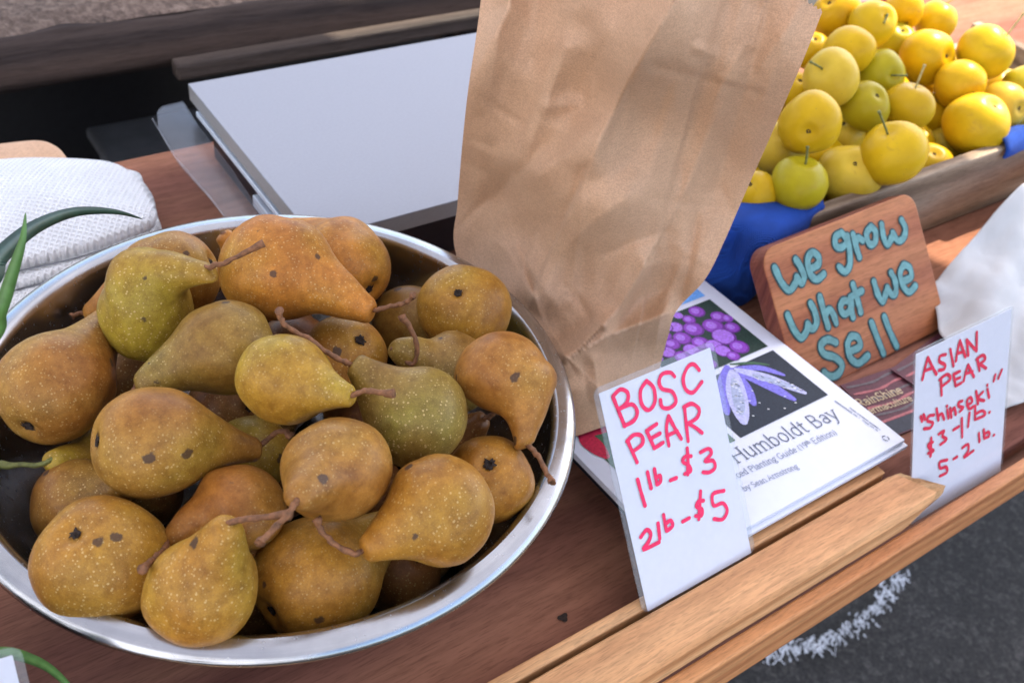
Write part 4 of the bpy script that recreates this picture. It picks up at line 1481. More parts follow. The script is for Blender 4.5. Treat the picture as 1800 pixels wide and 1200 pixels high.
GL = {
'H': (1.45, [[(.22, 0), (.22, 1.42)], [(1.18, 0), (1.18, 1.42)], [(.22, .74), (1.18, .74)]]),
'u': (1.1, [[(.2, 1), (.2, .35)] + arc(.48, .35, .28, .33, 180, 330), [(.86, 1), (.86, 0)]]),
'm': (1.65, [[(.2, 0), (.2, 1)], arc(.5, .62, .3, .36, 170, 0) + [(.8, 0)], arc(1.1, .62, .3, .36, 170, 0) + [(1.4, 0)]]),
'b': (1.08, [[(.2, 1.5), (.2, 0)], arc(.52, .5, .36, .48, 150, -150, 14)]),
'o': (1.05, [arc(.52, .5, .38, .5, 0, 360, 18)]),
'l': (.5, [[(.24, 0), (.24, 1.5)]]),
'd': (1.1, [[(.86, 1.5), (.86, 0)], arc(.52, .5, .36, .48, 30, 330, 14)]),
't': (.66, [[(.28, 1.3), (.28, .25)] + arc(.48, .25, .2, .22, 180, 290, 5), [(.06, .95), (.58, .95)]]),
'B': (1.25, [[(.24, 0), (.24, 1.42)], [(.24, 1.42)] + arc(.6, 1.08, .33, .34, 90, -90) + [(.24, .74)], [(.24, .74)] + arc(.66, .37, .38, .37, 90, -90) + [(.24, 0)]]),
'a': (1.0, [arc(.46, .68, .3, .3, 150, 0, 7) + [(.76, 0)], arc(.46, .28, .3, .27, 20, 340, 12)]),
'y': (1.05, [[(.12, 1), (.5, .02)], [(.92, 1), (.5, 0), (.3, -.42), (.1, -.45)]]),
'r': (.75, [[(.2, 0), (.2, 1)], arc(.52, .66, .3, .3, 170, 50, 5)]),
'c': (.92, [arc(.5, .5, .38, .48, 45, 315, 14)]),
'e': (.98, [[(.14, .54), (.84, .54)] + arc(.49, .54, .35, .44, 0, 130, 7), arc(.49, .5, .37, .48, 130, 315, 9)]),
'P': (1.15, [[(.22, 0), (.22, 1.42)], [(.22, 1.42)] + arc(.58, 1.05, .38, .37, 90, -90) + [(.22, .68)]]),
'n': (1.12, [[(.2, 0), (.2, 1)], arc(.54, .6, .34, .38, 170, 0) + [(.88, 0)]]),
'i': (.5, [[(.24, 0), (.24, 1)], [(.24, 1.33), (.24, 1.36)]]),
'g': (1.0, [arc(.46, .6, .32, .36, 0, 360, 14), arc(.46, -.2, .34, .24, 0, 360, 14), [(.7, .85), (.95, 1)]]),
'G': (1.45, [arc(.72, .71, .55, .7, 45, 345, 16), [(1.25, .62), (1.25, .15)], [(.85, .62), (1.25, .62)]]),
'(': (.6, [arc(.7, .55, .5, .95, 130, 230, 8)]),
')': (.6, [arc(-.1, .55, .5, .95, 50, -50, 8)]),
'1': (.9, [[(.2, 1.15), (.48, 1.4), (.48, 0)]]),
'9': (1.0, [arc(.5, .98, .33, .4, 0, 360, 14), [(.83, .98), (.75, .35), (.4, 0)]]),
'h': (1.12, [[(.2, 0), (.2, 1.5)], arc(.54, .6, .34, .38, 170, 0) + [(.88, 0)]]),
'E': (1.15, [[(.22, 0), (.22, 1.42)], [(.22, 1.42), (.98, 1.42)], [(.22, .74), (.85, .74)], [(.22, 0), (1.0, 0)]]),
'S': (1.1, [arc(.54, 1.06, .36, .36, 40, 270, 9) + arc(.54, .36, .38, .36, 90, -150, 9)]),
'A': (1.3, [[(.08, 0), (.62, 1.42), (1.18, 0)], [(.3, .5), (.95, .5)]]),
's': (.82, [arc(.4, .74, .27, .25, 40, 270, 8) + arc(.4, .26, .28, .26, 90, -150, 8)]),
'R': (1.25, [[(.22, 0), (.22, 1.42)], [(.22, 1.42)] + arc(.58, 1.05, .36, .37, 90, -90) + [(.22, .68)], [(.5, .68), (1.1, 0)]]),
' ': (.55, []),
}
SER = {'H': [(.22, 0), (.22, 1.42), (1.18, 0), (1.18, 1.42)], 'm': [(.2, 0), (.8, 0), (1.4, 0)], 'l': [(.24, 0)], 'B': [], 'y': [(.12, 1), (.92, 1)], 'P': [(.22, 0)], 'n': [(.2, 0), (.88, 0)], 'h': [(.2, 0), (.88, 0)], 'i': [(.24, 0)], 'r': [(.2, 0)], 'A': [(.08, 0), (1.18, 0)]}


def textline(pl, text, p0, p1, mat, parent, h, wt, sup=None):
    """letters between photo pixels p0 and p1 on the plane; each letter one object"""
    a, b = Vector(pl.px(*p0)), Vector(pl.px(*p1))
    d = (b - a)
    tot = sum(GL[c][0] * (0.62 if sup and i in sup else 1) for i, c in enumerate(text))
    s_ = d.length / tot
    d.normalize()
    nn = Vector((-d.y, d.x))
    x = 0
    for i, c in enumerate(text):
        sc_ = 0.62 if sup and i in sup else 1
        yo = 0.62 if sup and i in sup else 0
        mb = MB()
        for j, stq in enumerate(GL[c][1]):
            pts = []
            for (gx, gy) in stq:
                q_ = a + d * ((x + gx * sc_) * s_) + nn * ((gy * sc_ + yo) * s_)
                pts.append((q_.x, q_.y, 0))
            mb.add(pl.put(ribbon([Vector(p) for p in pts], wt * s_, h + j * .00003, .000001, 3)))
        for j, (gx, gy) in enumerate(SER.get(c, [])):
            q0 = a + d * ((x + (gx - .2) * sc_) * s_) + nn * ((gy * sc_ + yo) * s_)
            q1 = a + d * ((x + (gx + .2) * sc_) * s_) + nn * ((gy * sc_ + yo) * s_)
            mb.add(pl.put(ribbon([q0, q1], wt * .55 * s_, h + .00015 + j * .00001, 0, 2)))
        if mb.V: mb.build('letter', mat, parent, False)
        x += GL[c][0] * sc_


textline(BP, 'Humboldt Bay', (1308, 822), (1483, 733), M['ink'], bk, .0005, .115)
textline(BP, 'Sourced Planting Guide (19th Edition)', (1284, 862), (1477, 764), M['ink_light'], bk, .0005, .15, {26, 27})
textline(BP, 'by Sean Armstrong', (1321, 873), (1413, 828), M['ink_light'], bk, .0005, .15)
# small vertical credit lines and recycling mark near the fore edge
mb = MB()
for p0, p1 in (((1472, 704), (1545, 758)), ((1497, 716), (1549, 756))):
    a, b = Vector(BP.px(*p0)), Vector(BP.px(*p1))
    for i in range(34):
        t0 = i / 34
        if rr.random() < .15: continue
        q0 = a.lerp(b, t0)
        mb.add(BP.put(ribbon([q0, a.lerp(b, t0 + .018)], rr.uniform(.0007, .0012), .0005, 0, 2)))
mb.build('credit_lines', M['ink_light'], bk, False)
mb = MB()
c0 = Vector(BP.px(1558, 771))
for k in range(3):
    a0 = radians(90 + 120 * k)
    pts = [c0 + Vector((cos(a0 + radians(x)), sin(a0 + radians(x)))) * .0026 for x in (-40, 0, 40)]
    mb.add(BP.put(ribbon(pts, .0009, .0005 + k * .00003, 0, 2)))
mb.build('recycling_mark', M['ink'], bk, False)

# flyers on the table between booklet and asian pear card
for i, (off, lab, z) in enumerate(((Vector((0.484, -0.166, 0)), 'dark purple flyer with cream lettering beside the planting guide', .002), (Vector((0.556, -0.172, 0)), 'second purple flyer overlapping the lettered one, tucked behind the asian pear card', .0045))):
    fr = thing('flyer', (off.x, off.y, z - .001), lab, 'flyer', 'purple flyers')
    U, Vd = Vector((cos(radians(-6 + 14 * i)), sin(radians(-6 + 14 * i)), 0)), Vector((-sin(radians(-6 + 14 * i)), cos(radians(-6 + 14 * i)), 0))
    FP = Plane(off + Vector((0, 0, z)), U, Vd)
    w_, h_ = .085, .060
    V, F = FP.put(([(-.012, -.006, 0), (w_, -.006, 0), (w_, h_, 0), (-.012, h_, 0), (-.012, -.006, -.0008), (w_, -.006, -.0008), (w_, h_, -.0008), (-.012, h_, -.0008)], [(0, 1, 2, 3), (7, 6, 5, 4), (0, 4, 5, 1), (1, 5, 6, 2), (2, 6, 7, 3), (3, 7, 4, 0)]))
    mesh('card', V, F, PM['brown'], fr, False)
    mb = MB()
    mb.add(FP.put(([(-.011, -.005, .0002), (w_ - .001, -.005, .0002), (w_ - .001, .009, .0002), (-.011, .009, .0002)], [(0, 1, 2, 3)])), 0)
    mb.add(FP.put(([(-.011, .0095, .0002), (w_ - .001, .0095, .0002), (w_ - .001, .012, .0002), (-.011, .012, .0002)], [(0, 1, 2, 3)])), 1)
    for kk in range(5):
        y0 = .016 + .009 * kk
        mb.add(FP.put(ribbon(spline([(-.008, y0 + .003, 0), (.02, y0, 0), (.045, y0 + .003, 0), (w_ - .005, y0 + .001, 0)], 5), [.0016 + .0012 * abs(sin(i_ * .8 + kk)) for i_ in range(16)], .0003 + kk * .00002, .000001)), 1 if kk % 2 else 2)
    mb.build('print_bands', [PM['brownd'], PM['pinkst'], PM['grey']], fr, False)
    if i == 0:
        textline(FP, 'RainShine', (1512, 716), (1589, 690), PM['cream'], fr, .0006, .22)
        textline(FP, 'Permaculture', (1522, 731), (1606, 704), PM['cream'], fr, .0006, .22)

# ================================================================== PRICE CARDS
def rounded(u0, u1, v0, v1, r, n=5):
    P = []
    for (cx, cy, a) in ((u1 - r, v0 + r, -90), (u1 - r, v1 - r, 0), (u0 + r, v1 - r, 90), (u0 + r, v0 + r, 180)):
        for k in range(n + 1):
            w = radians(a + 90 * k / n)
            P.append((cx + r * cos(w), cy + r * sin(w)))
    return P


def card(name, O, yaw, lean, roll, w, h, label, letters, zf, mat, wpx, lam=0.004, lr=0.006):
    u = Vector((cos(yaw), sin(yaw), 0)); hh = Vector((-sin(yaw), cos(yaw), 0))
    v = Vector((0, 0, 1)) * cos(lean) + hh * sin(lean)
    U = u * cos(roll) + v * sin(roll); Vv = v * cos(roll) - u * sin(roll)
    pl = Plane(O, U, Vv)      # O = bottom right corner of the paper
    root = thing(name, O, label, 'sign', 'handwritten price cards')
    P = [pl.w(a, b, -.0002) for a, b in rounded(-w, 0, 0, h, .0008)]
    mesh('paper', *slab(P, pl.N, .0005), M['paper'], root, False)
    P = [pl.w(a, b, .00025) for a, b in rounded(-w - lam, lam, -.0005, h + lam, lr)]
    mesh('laminate', *slab(P, pl.N, .0012), M['film'], root, False)
    for si, L_ in enumerate(letters):
        mb = MB()
        for j, stq in enumerate(L_):
            uv = [pl.px(zf[0] + x * zf[2], zf[1] + y * zf[2]) for x, y in stq]
            sp = spline([(a, b, 0) for a, b in uv], 5)
            k = [wpx * (1 + .18 * noise.noise((i * .35, si * 3.1, j))) for i in range(len(sp))]
            mb.add(pl.put(ribbon(sp, k, .0004 + j * .00006, .000003)))
        mb.build('letter', mat, root, False)
    return pl



bosc_letters = [
 [[(85, 270), (108, 328), (133, 388)], [(85, 268), (115, 240), (145, 255), (140, 295), (105, 322)], [(105, 322), (160, 300), (183, 330), (170, 365), (130, 388)]],
 [[(222, 205), (197, 245), (202, 300), (230, 324), (255, 290), (250, 235), (222, 206)]],
 [[(335, 188), (318, 172), (285, 178), (272, 210), (285, 238), (325, 250), (340, 290), (315, 315), (285, 312), (277, 283)]],
 [[(435, 162), (412, 138), (388, 150), (370, 195), (380, 240), (410, 252), (445, 210)]],
 [[(145, 450), (165, 495), (183, 535)], [(142, 450), (170, 424), (200, 428), (204, 460), (165, 492)]],
 [[(222, 408), (236, 440), (252, 476)], [(222, 408), (262, 380)], [(236, 440), (275, 418)], [(252, 478), (288, 455)]],
 [[(310, 348), (302, 400), (312, 468)], [(310, 348), (335, 395), (362, 440)], [(303, 428), (345, 408)]],
 [[(375, 312), (382, 380), (390, 450)], [(372, 312), (405, 298), (434, 320), (425, 355), (385, 380)], [(390, 378), (420, 395), (446, 416)]],
 [[(185, 605), (200, 660), (215, 710)]],
 [[(225, 575), (233, 610), (240, 640)], [(253, 562), (258, 595), (263, 622)], [(259, 600), (275, 588), (277, 612), (263, 625)]],
 [[(318, 608), (342, 598)]],
 [[(402, 510), (378, 512), (368, 532), (392, 548), (400, 570), (376, 582)], [(386, 478), (389, 530), (388, 584)]],
 [[(440, 495), (472, 480), (484, 500), (458, 530), (490, 528), (499, 555), (477, 575), (450, 575)]],
 [[(198, 838), (222, 808), (238, 825), (230, 855), (208, 888), (272, 858)]],
 [[(268, 782), (275, 845)], [(290, 748), (296, 782), (302, 812)], [(297, 785), (318, 770), (326, 792), (303, 812)]],
 [[(368, 775), (395, 760)]],
 [[(452, 690), (430, 694), (424, 715), (446, 725), (444, 750), (420, 752)], [(440, 652), (437, 710), (433, 765)]],
 [[(535, 650), (490, 664), (494, 710), (530, 700), (548, 730), (530, 765), (495, 764)]],
]
card('price_card', Vector((0.2611, -0.2051, 0.0045)) + Vector((0, 0.0, 0.0)), radians(0.2), radians(36.4), radians(-0.3), 0.0968, 0.1517,
     'laminated white card reading BOSC PEAR in pink marker, standing in the front rail', [], (1040, 580, 320 / 738), M['marker'], 0.0032) if False else None
BO = Vector((0.2611, -0.2051, 0.022))
card('price_card', BO, radians(0.2), radians(36.4), radians(-0.3), 0.0968, 0.1517,
     'laminated white card reading BOSC PEAR in pink marker, standing in the front rail', bosc_letters, (1040, 580, 320 / 738), M['marker'], 0.0028)

asian_letters = [
 [[(166, 455), (178, 400), (192, 350)], [(192, 350), (212, 392), (233, 430)], [(178, 412), (216, 398)]],
 [[(278, 335), (252, 342), (248, 368), (274, 384), (270, 404), (245, 411)]],
 [[(300, 310), (315, 390)]],
 [[(327, 366), (335, 315), (346, 268)], [(346, 268), (358, 305), (372, 346)], [(334, 330), (364, 320)]],
 [[(386, 340), (378, 265)], [(378, 265), (400, 290), (426, 318)], [(426, 318), (426, 228)]],
 [[(255, 450), (258, 530)], [(248, 456), (283, 430), (300, 452), (262, 485)]],
 [[(315, 430), (325, 485)], [(315, 430), (346, 415)], [(320, 457), (346, 445)], [(325, 485), (353, 470)]],
 [[(364, 462), (374, 420), (385, 385)], [(385, 385), (398, 412), (413, 442)], [(373, 427), (406, 416)]],
 [[(430, 358), (440, 412)], [(426, 358), (455, 338), (467, 358), (440, 380)], [(440, 380), (471, 401)]],
 [[(158, 632), (165, 655)], [(171, 622), (178, 645)]],
 [[(222, 625), (197, 630), (190, 652), (215, 662), (205, 685), (175, 690)]],
 [[(234, 595), (243, 650)], [(243, 632), (258, 618), (270, 646)]],
 [[(285, 600), (291, 640)], [(283, 581), (284, 584)]],
 [[(299, 592), (305, 636)], [(303, 612), (318, 590), (326, 622)]],
 [[(357, 558), (338, 566), (342, 583), (361, 590), (345, 608)]],
 [[(380, 577), (405, 562), (395, 540), (380, 560), (390, 594), (413, 582)]],
 [[(424, 512), (433, 572)], [(456, 514), (432, 545), (462, 556)]],
 [[(478, 500), (486, 541)], [(477, 480), (478, 483)]],
 [[(516, 432), (508, 462)], [(547, 408), (530, 450)]],
 [[(216, 755), (195, 764), (200, 784), (220, 796), (193, 808)], [(208, 735), (205, 822)]],
 [[(245, 716), (270, 700), (262, 725), (282, 742), (252, 766)]],
 [[(315, 696), (341, 680)]],
 [[(355, 640), (357, 731)]],
 [[(392, 615), (385, 681)]],
 [[(420, 580), (418, 646)], [(418, 622), (453, 604), (466, 624), (420, 646)]],
 [[(487, 612), (489, 611)]],
 [[(285, 840), (250, 850), (252, 880), (278, 873), (284, 898), (250, 917)]],
 [[(315, 836), (333, 825)]],
 [[(358, 782), (384, 765), (386, 795), (365, 828), (411, 795)]],
 [[(437, 712), (440, 752)], [(460, 695), (463, 736)], [(463, 717), (482, 705), (486, 725), (463, 736)]],
 [[(508, 722), (510, 721)]],
]
AO = Vector((0.5420, -0.2372, -0.012))
card('price_card', AO, radians(-1.4), radians(24), radians(1.13), 0.1172, 0.1475,
     'white card reading ASIAN PEAR Shinseki in red marker, at the table edge on the right', asian_letters, (1560, 500, 240 / 655), M['marker2'], 0.0028, 0.0022, 0.003)

# a third card, only its right edge in view at the lower left
n_ = Vector((0, -cos(radians(30)), sin(radians(30))))
c0 = onplane(13, 1199, Vector((0, -0.2051, 0.022)), n_)
card('price_card', Vector((c0.x - .009, -0.2051, 0.022)), radians(-3), radians(30), radians(-4), 0.0968, 0.1517,
     'blank laminated card corner at the lower left edge of the picture', [], (0, 0, 1), M['marker'], 0.003)

# ================================================================== WOODEN SIGN
sBR = Vector((0.6381, -0.1023, 0.0015))
yaw, lean, roll = radians(-1.98), radians(41.4), radians(2.75)
u = Vector((cos(yaw), sin(yaw), 0)); hh = Vector((-sin(yaw), cos(yaw), 0))
v = Vector((0, 0, 1)) * cos(lean) + hh * sin(lean)
SU = u * cos(roll) + v * sin(roll); SV = v * cos(roll) - u * sin(roll)
SP = Plane(sBR + Vector((0, 0, .001)), SU, SV)
sg = thing('wooden_sign', (0.54, -0.10, 0), 'reddish wooden plaque with teal letters reading We grow What we Sell', 'sign')
W_, H_ = 0.2030, 0.1387
P = [SP.w(a, b, 0) for a, b in rounded(-W_, 0, 0.004, H_, .017, 7)]
V, F = slab(P, SP.N, .018)
mi = [0] + [1] * (len(F) - 1)
o = mesh('board', V, F, [M['cedar'], M['cedar_side']], sg, False, mi)
bevel(o, 0.0015, 2, 50)
sign_letters = [
 [[(302, 512), (338, 590), (378, 630), (408, 598), (418, 562)], [(418, 562), (442, 592), (456, 560), (438, 510), (412, 468)]],
 [[(488, 520), (530, 494), (532, 455), (500, 432), (475, 470), (486, 540), (522, 574), (560, 545)]],
 [[(655, 328), (622, 350), (624, 396), (655, 405), (682, 370), (655, 328)], [(684, 345), (697, 430), (696, 500), (670, 533), (640, 508)]],
 [[(715, 338), (730, 400), (748, 456)], [(726, 388), (740, 356), (764, 368)]],
 [[(810, 298), (785, 332), (800, 386), (830, 378), (832, 322), (810, 298)]],
 [[(866, 285), (875, 350), (895, 390), (918, 355), (924, 330)], [(924, 330), (950, 370), (980, 355), (990, 305), (970, 262)]],
 [[(370, 760), (402, 835), (440, 880), (470, 845), (476, 808)], [(476, 808), (500, 835), (522, 800), (512, 745), (490, 700)]],
 [[(540, 665), (560, 742), (583, 824)], [(566, 765), (588, 732), (610, 758), (625, 804)]],
 [[(700, 690), (665, 686), (648, 720), (665, 755), (695, 740), (704, 700)], [(706, 692), (706, 735), (714, 772)]],
 [[(715, 600), (735, 670), (755, 745)], [(700, 668), (760, 634)]],
 [[(825, 585), (845, 650), (870, 690), (888, 645), (895, 618)], [(895, 618), (920, 655), (940, 638), (935, 580), (915, 540)]],
 [[(982, 582), (1020, 560), (1015, 515), (982, 500), (962, 545), (980, 610), (1010, 640), (1042, 608)]],
 [[(625, 905), (580, 890), (545, 920), (562, 965), (620, 985), (655, 1022), (640, 1066), (600, 1085), (562, 1064)]],
 [[(698, 952), (750, 925), (740, 880), (705, 875), (685, 920), (700, 985), (742, 1014), (792, 975)]],
 [[(812, 800), (842, 880), (875, 962)]],
 [[(880, 770), (910, 850), (945, 924)]],
]
SPL = Plane(SP.O, SP.U, SP.V)
for L_ in sign_letters:
    mo, mt_ = MB(), MB()
    for j, stq in enumerate(L_):
        uv = [SPL.px(1260 + x / 3, 300 + y / 3) for x, y in stq]
        sp = spline([(a, b, 0) for a, b in uv], 7)
        w1 = [.0092 * (1 + .22 * noise.noise((i * .22, j, L_[0][0][0]))) for i in range(len(sp))]
        w2 = [x * .68 for x in w1]
        mo.add(SPL.put(ribbon(sp, w1, .0004 + j * .00012, .000006, 7)))
        mt_.add(SPL.put(ribbon(sp, w2, .0009 + j * .00012, .000006, 7)))
    lt = mt_.build('letter', M['teal'], sg, False)
    mo.build('outline', M['teal_line'], lt, False)

# ================================================================== WHITE CLOTH at the right
wc = thing('white_cloth', (0.80, -0.08, 0), 'crumpled white cloth lying on the table right of the wooden sign', 'cloth')
ctrl = [
    [atz(1640, 500, .030), atz(1720, 405, .055), atz(1800, 325, .075), atz(1900, 240, .07)],
    [atz(1652, 560, .022), atz(1730, 480, .035), atz(1810, 410, .045), atz(1910, 330, .04)],
    [atz(1664, 640, .010), atz(1740, 570, .030), atz(1815, 500, .020), atz(1930, 420, .03)],
    [atz(1700, 690, .006), atz(1760, 650, .012), atz(1830, 590, .030), atz(1950, 520, .02)],
    [atz(1745, 725, .003), atz(1790, 716, .006), atz(1860, 680, .010), atz(1970, 610, .01)],
]
V, F = sheet(ctrl, 10)
V = [p + Vector((0, 0, max(-p.z + .002, .016 * noise.noise(p * 16) + .006 * abs(noise.noise(p * 38)) + .002 * noise.noise(p * 90)))) for p in V]
o = mesh('fabric', V, F, M['white_cloth'], wc)
s = o.modifiers.new('solid', 'SOLIDIFY'); s.thickness = 0.0012

# ================================================================== PAPER BAG
bag = thing('paper_bag', (0.26, 0.0, ZB), 'tall crumpled brown kraft paper bag standing behind the bowl', 'paper bag')
left = [(866, -314), (858, -200), (850, -90), (845, 0), (836, 70), (822, 165), (812, 260), (804, 360), (800, 440), (850, 570), (905, 640), (960, 705), (1008, 768)]
right = [(1446, 20), (1432, 56), (1415, 98), (1400, 134), (1380, 180), (1350, 250), (1312, 335), (1275, 420), (1240, 490), (1190, 545), (1174, 592), (1160, 645), (1140, 722)]
# distance along the view ray at control pixels
ctl = []
def cp(x, y, P): ctl.append((x, y, -(ROT.transposed() @ (P - CAM)).z))
nB = Vector((.785, .62, 0)).normalized(); QB = Vector((.30, -.04, 0))
cp(1012, 768, atz(1012, 768, ZB + .001))
cp(1080, 745, atz(1080, 745, ZB + .001))
cp(1140, 722, atz(1140, 722, ZB + .001))
cp(1160, 645, atz(1160, 645, .058))
cp(1190, 545, onplane(1190, 545, QB, nB) + nB * .004)
cp(1000, 690, atz(1000, 690, .080))
cp(900, 560, atz(900, 560, .088))
cp(802, 440, atz(802, 440, .095))
cp(1240, 490, onplane(1240, 490, QB, nB))
cp(1446, 20, onplane(1446, 20, QB + nB * .012, nB))
cp(845, 0, onplane(845, 0, QB + nB * .012, nB))
cp(1150, 0, onplane(1150, 0, QB - nB * .012, nB))
cp(1060, 300, onplane(1060, 300, QB - nB * .010, nB))
cp(862, -300, onplane(862, -300, QB + nB * .016, nB))
cp(1200, -120, onplane(1200, -120, QB + nB * .004, nB))


def bag_depth(x, y):
    sw = sd_ = 0
    for (a, b, d) in ctl:
        r2 = ((x - a) ** 2 + (y - b) ** 2) / 1e4 + 0.25
        w = 1 / r2 ** 1.6
        sw += w
        sd_ += w * d
    return sd_ / sw


# creases: photo pixel polyline, height towards the camera (m), width px, asym (offset side)
def z4(L_): return [(800 + x * .65, y * .65) for x, y in L_]


creases = [
    (z4([(150, -60), (145, 25), (60, 190), (38, 245)]), .0060, 34),
    (z4([(640, -120), (592, 0), (480, 200), (410, 340), (380, 385)]), .0085, 46),
    (z4([(735, -60), (715, 10), (680, 130), (640, 280), (575, 515), (545, 660)]), -.0045, 26),
    (z4([(655, 130), (690, 145)]), .0020, 12),
    (z4([(512, 718), (445, 835), (402, 880)]), .0080, 34),
    (z4([(530, 730), (480, 830), (420, 905)]), -.0060, 30),
    (z4([(402, 880), (350, 930), (295, 970)]), .0050, 26),
    (z4([(300, 965), (420, 905), (570, 850)]), .0060, 28),
    (z4([(235, 860), (270, 920), (320, 1000)]), -.0040, 26),
    (z4([(375, 975), (382, 1020), (388, 1070)]), .0035, 14),
    (z4([(215, 160), (270, 120), (350, 70)]), -.0016, 24),
    (z4([(250, 290), (330, 280)]), .0020, 14),
    (z4([(95, 545), (170, 470), (240, 395)]), -.0040, 26),
    (z4([(230, 470), (300, 420), (380, 340)]), .0034, 28),
    (z4([(300, 130), (255, 260), (190, 430)]), .0040, 36),
    (z4([(460, 540), (370, 600), (280, 690), (240, 790)]), .0045, 40),
    (z4([(560, 660), (600, 560), (700, 330), (760, 200)]), .0030, 34),
    (z4([(840, 30), (800, 180), (760, 330), (700, 520)]), -.0028, 30),
    (z4([(120, 660), (200, 720), (260, 800)]), .0030, 30),
    (z4([(20, 430), (90, 470), (140, 540)]), -.0026, 24),
]


# sharp folds: one side falls away steeply, the other slopes off gently (downward line: positive side = right)
cliffs = [
    (z4([(650, -140), (592, 0), (480, 200), (410, 340), (370, 430)]), .0190, 55, 120),
    (z4([(165, -60), (145, 25), (60, 190), (38, 245), (20, 400)]), .0080, 40, 60),
    (z4([(735, -60), (715, 10), (680, 130), (640, 280), (575, 515), (545, 660)]), .0085, 90, 9),
    (z4([(512, 718), (445, 835), (402, 880)]), .0100, 60, 12),
    (z4([(340, 1000), (300, 965), (235, 860), (215, 800)]), .0060, 12, 50),
    (z4([(300, 968), (420, 905), (575, 845)]), .0100, 60, 14),
    (z4([(275, 130), (230, 260), (170, 430)]), .0060, 40, 60),
]


rb = random.Random(21)
for _ in range(34):
    x_, y_ = rb.uniform(830, 1380), rb.uniform(-20, 700)
    a_ = radians(rb.choice((118, 105, 60, 150, 20)) + rb.uniform(-18, 18))
    l_ = rb.uniform(25, 95)
    creases.append(([(x_ - cos(a_) * l_, y_ - sin(a_) * l_), (x_ + rb.uniform(-6, 6), y_), (x_ + cos(a_) * l_, y_ + sin(a_) * l_)], rb.choice((-1, 1)) * rb.uniform(.0006, .0015), rb.uniform(6, 12)))


def segd(px, py, poly, signed=False):
    best = 1e9
    sg_ = 1
    for i in range(len(poly) - 1):
        ax_, ay = poly[i]; bx, by = poly[i + 1]
        dx, dy = bx - ax_, by - ay
        t = max(0, min(1, ((px - ax_) * dx + (py - ay) * dy) / (dx * dx + dy * dy)))
        d = math.hypot(px - ax_ - t * dx, py - ay - t * dy)
        # fade at the ends
        if d < best:
            best = d
            sg_ = 1 if (dx * (py - ay) - dy * (px - ax_)) < 0 else -1
    return best * sg_ if signed else best


LP = spline([(x, y, 0) for x, y in left], 14)
RP = spline([(x, y, 0) for x, y in right], 14)
nv, nu = len(LP), 150
V, F, back = [], [], []
bdir = Vector((0.50, 0.62, 0)).normalized()
for j in range(nv):
    for i in range(nu + 1):
        t = i / nu
        x = LP[j].x + (RP[j].x - LP[j].x) * t
        y = LP[j].y + (RP[j].y - LP[j].y) * t
        # bottom edge of the bag sags straight, keep rows gently bowed
        d = bag_depth(x, y)
        e = min(1, 14 * min(t, 1 - t))
        hgt = 0
        for (pl_, h_, w_) in creases:
            q_ = segd(x, y, pl_)
            if q_ < 3 * w_:
                hgt += 2.1 * h_ * max(0, 1 - q_ / (1.5 * w_)) ** 1.3
        for (pl_, h_, wl, wr) in cliffs:
            q_ = segd(x, y, pl_, True)
            hgt += 1.5 * h_ * math.exp(-q_ / wr if q_ > 0 else q_ / wl)
        cr_ = noise.ridged_multi_fractal(Vector((x * .0075, y * .0060, 1.7)), 1.0, 2.1, 3, 1.0, 2.0) - 1.0
        hgt += 0.0022 * cr_ + 0.0055 * noise.noise((x * .008, y * .006, 4.0)) + 0.0012 * noise.noise((x * .03, y * .022, 9.0))
        lowf = min(1, max(0, (nv - 1 - j) / 8))
        P = CAM + ray(x, y) * (d - hgt * (0.35 + 0.65 * e) * (0.3 + 0.7 * lowf))
        if P.z < ZB + .001: P.z = ZB + .001
        if j == 0: P.z += 0.0011 * (1 if i % 2 else -1)
        V.append(P)
for j in range(nv - 1):
    for i in range(nu):
        a = j * (nu + 1) + i
        F.append((a, a + nu + 1, a + nu + 2, a + 1))
mesh('front_panel', V, F, M['kraft'], bag)
# back panel and gussets
def th(j):
    t = j / (nv - 1)
    return 0.035 + 0.055 * t
VB = []
nb = 12
for j in range(nv):
    a, b = V[j * (nu + 1)], V[j * (nu + 1) + nu]
    for i in range(nb + 1):
        p = a.lerp(b, i / nb) + bdir * (th(j) + 0.02 * sin(pi * i / nb))
        p.z = max(p.z, ZB + .001) if math.hypot(p.x - bBR.x, 0) < 9 else p.z
        VB.append(p)
FB = [(j * (nb + 1) + i, j * (nb + 1) + i + 1, (j + 1) * (nb + 1) + i + 1, (j + 1) * (nb + 1) + i) for j in range(nv - 1) for i in range(nb)]
mesh('back_panel', rumple(VB, .002, 30, 4), FB, M['kraft'], bag)
for side in (0, 1):
    VG, FG = [], []
    for j in range(nv):
        a = V[j * (nu + 1) + (nu if side else 0)]
        b = VB[j * (nb + 1) + (nb if side else 0)]
        m_ = a.lerp(b, .5) + (Vector((-.8, .6, 0)) if side else Vector((.8, -.6, 0))) * 0.012 * (1 - j / nv)
        VG += [a, m_, b]
    for j in range(nv - 1):
        for k in range(2):
            FG.append((j * 3 + k, j * 3 + k + 1, (j + 1) * 3 + k + 1, (j + 1) * 3 + k))
    mesh('side_gusset', VG, FG, M['kraft'], bag, False)

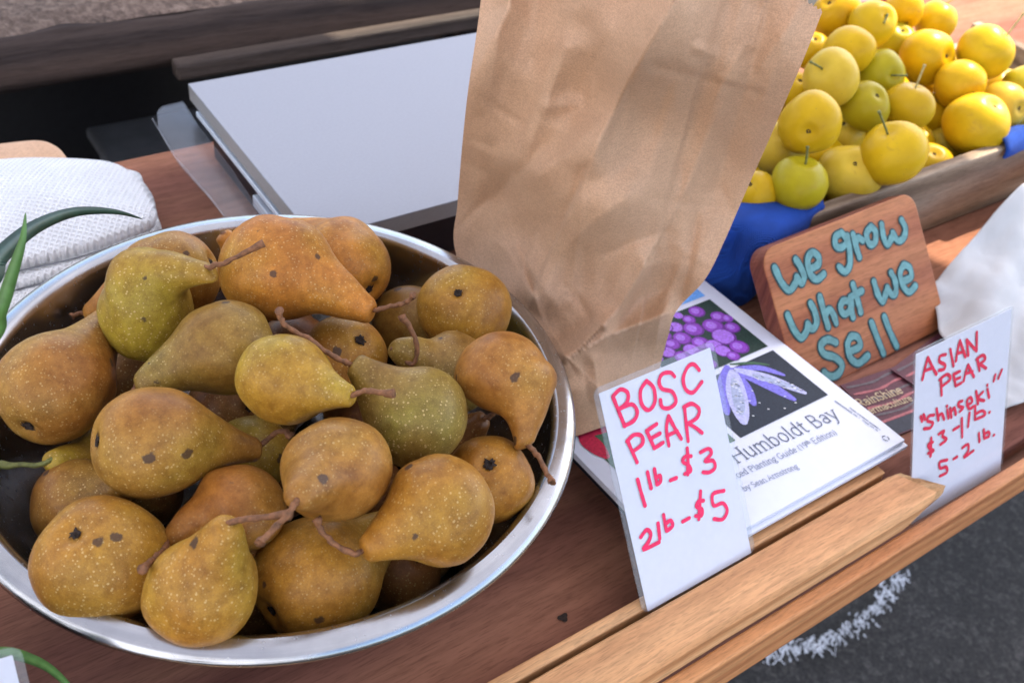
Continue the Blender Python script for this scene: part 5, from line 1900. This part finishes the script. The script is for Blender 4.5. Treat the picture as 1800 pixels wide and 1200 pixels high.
# ================================================================== LEAFY PLANT at the left edge
pt = thing('potted_plant', (-0.34, -0.10, 0), 'long strap-leaved plant reaching in from the left edge', 'plant')
V, F = lathe([(0, .001), (.055, .001), (.060, .004), (.075, .12), (.079, .122), (.079, .135), (.073, .136), (.071, .118), (0, .116)], 40, Vector((-0.34, -0.10, 0)))
mesh('pot', V, F, M['black_plastic'], pt)


def leaf(pts, wid, mat):
    sp = spline(pts, 8)
    n = len(sp)
    V, F = [], []
    for i, p in enumerate(sp):
        t = (sp[min(i + 1, n - 1)] - sp[max(i - 1, 0)]).normalized()
        s_ = t.cross((CAM - p).normalized()).normalized()
        w = wid * min(1, 0.35 + 1.6 * (i / n)) * (1 - (i / (n - 1)) ** 2.2) + .0002
        up = s_.cross(t)
        V += [p - s_ * w, p - up * w * .25, p + s_ * w, p - up * (w * .25 + .0008)]
    for i in range(n - 1):
        for k in range(4):
            F.append((i * 4 + k, i * 4 + (k + 1) % 4, (i + 1) * 4 + (k + 1) % 4, (i + 1) * 4 + k))
    mesh('leaf', V, F, mat, pt)


pc = Vector((-0.335, -0.09, 0.12))
leaf([pc, Vector((-.26, 0.0, .24)), atz(-60, 520, .235), atz(0, 450, .23), atz(60, 400, .22), atz(130, 373, .205), atz(200, 372, .19), atz(250, 385, .175)], .0052, M['leaf_dark'])
leaf([pc + Vector((.01, 0, 0)), Vector((-.25, -.03, .18)), atz(-40, 620, .21), atz(0, 545, .23), atz(25, 470, .25), atz(40, 420, .262), atz(45, 374, .27)], .0042, M['leaf'])
leaf([pc + Vector((.0, -.01, 0)), Vector((-.30, -.12, .17)), atz(-90, 1165, .165), atz(0, 1147, .150), atz(50, 1156, .135), atz(95, 1180, .115), atz(135, 1225, .095), atz(150, 1280, .08)], .0030, M['leaf'])
leaf([pc, Vector((-.38, -.02, .25)), Vector((-.42, .05, .30)), Vector((-.47, .14, .28))], .006, M['leaf_dark'])
leaf([pc, Vector((-.39, -.14, .22)), Vector((-.44, -.2, .24)), Vector((-.5, -.26, .2))], .006, M['leaf'])
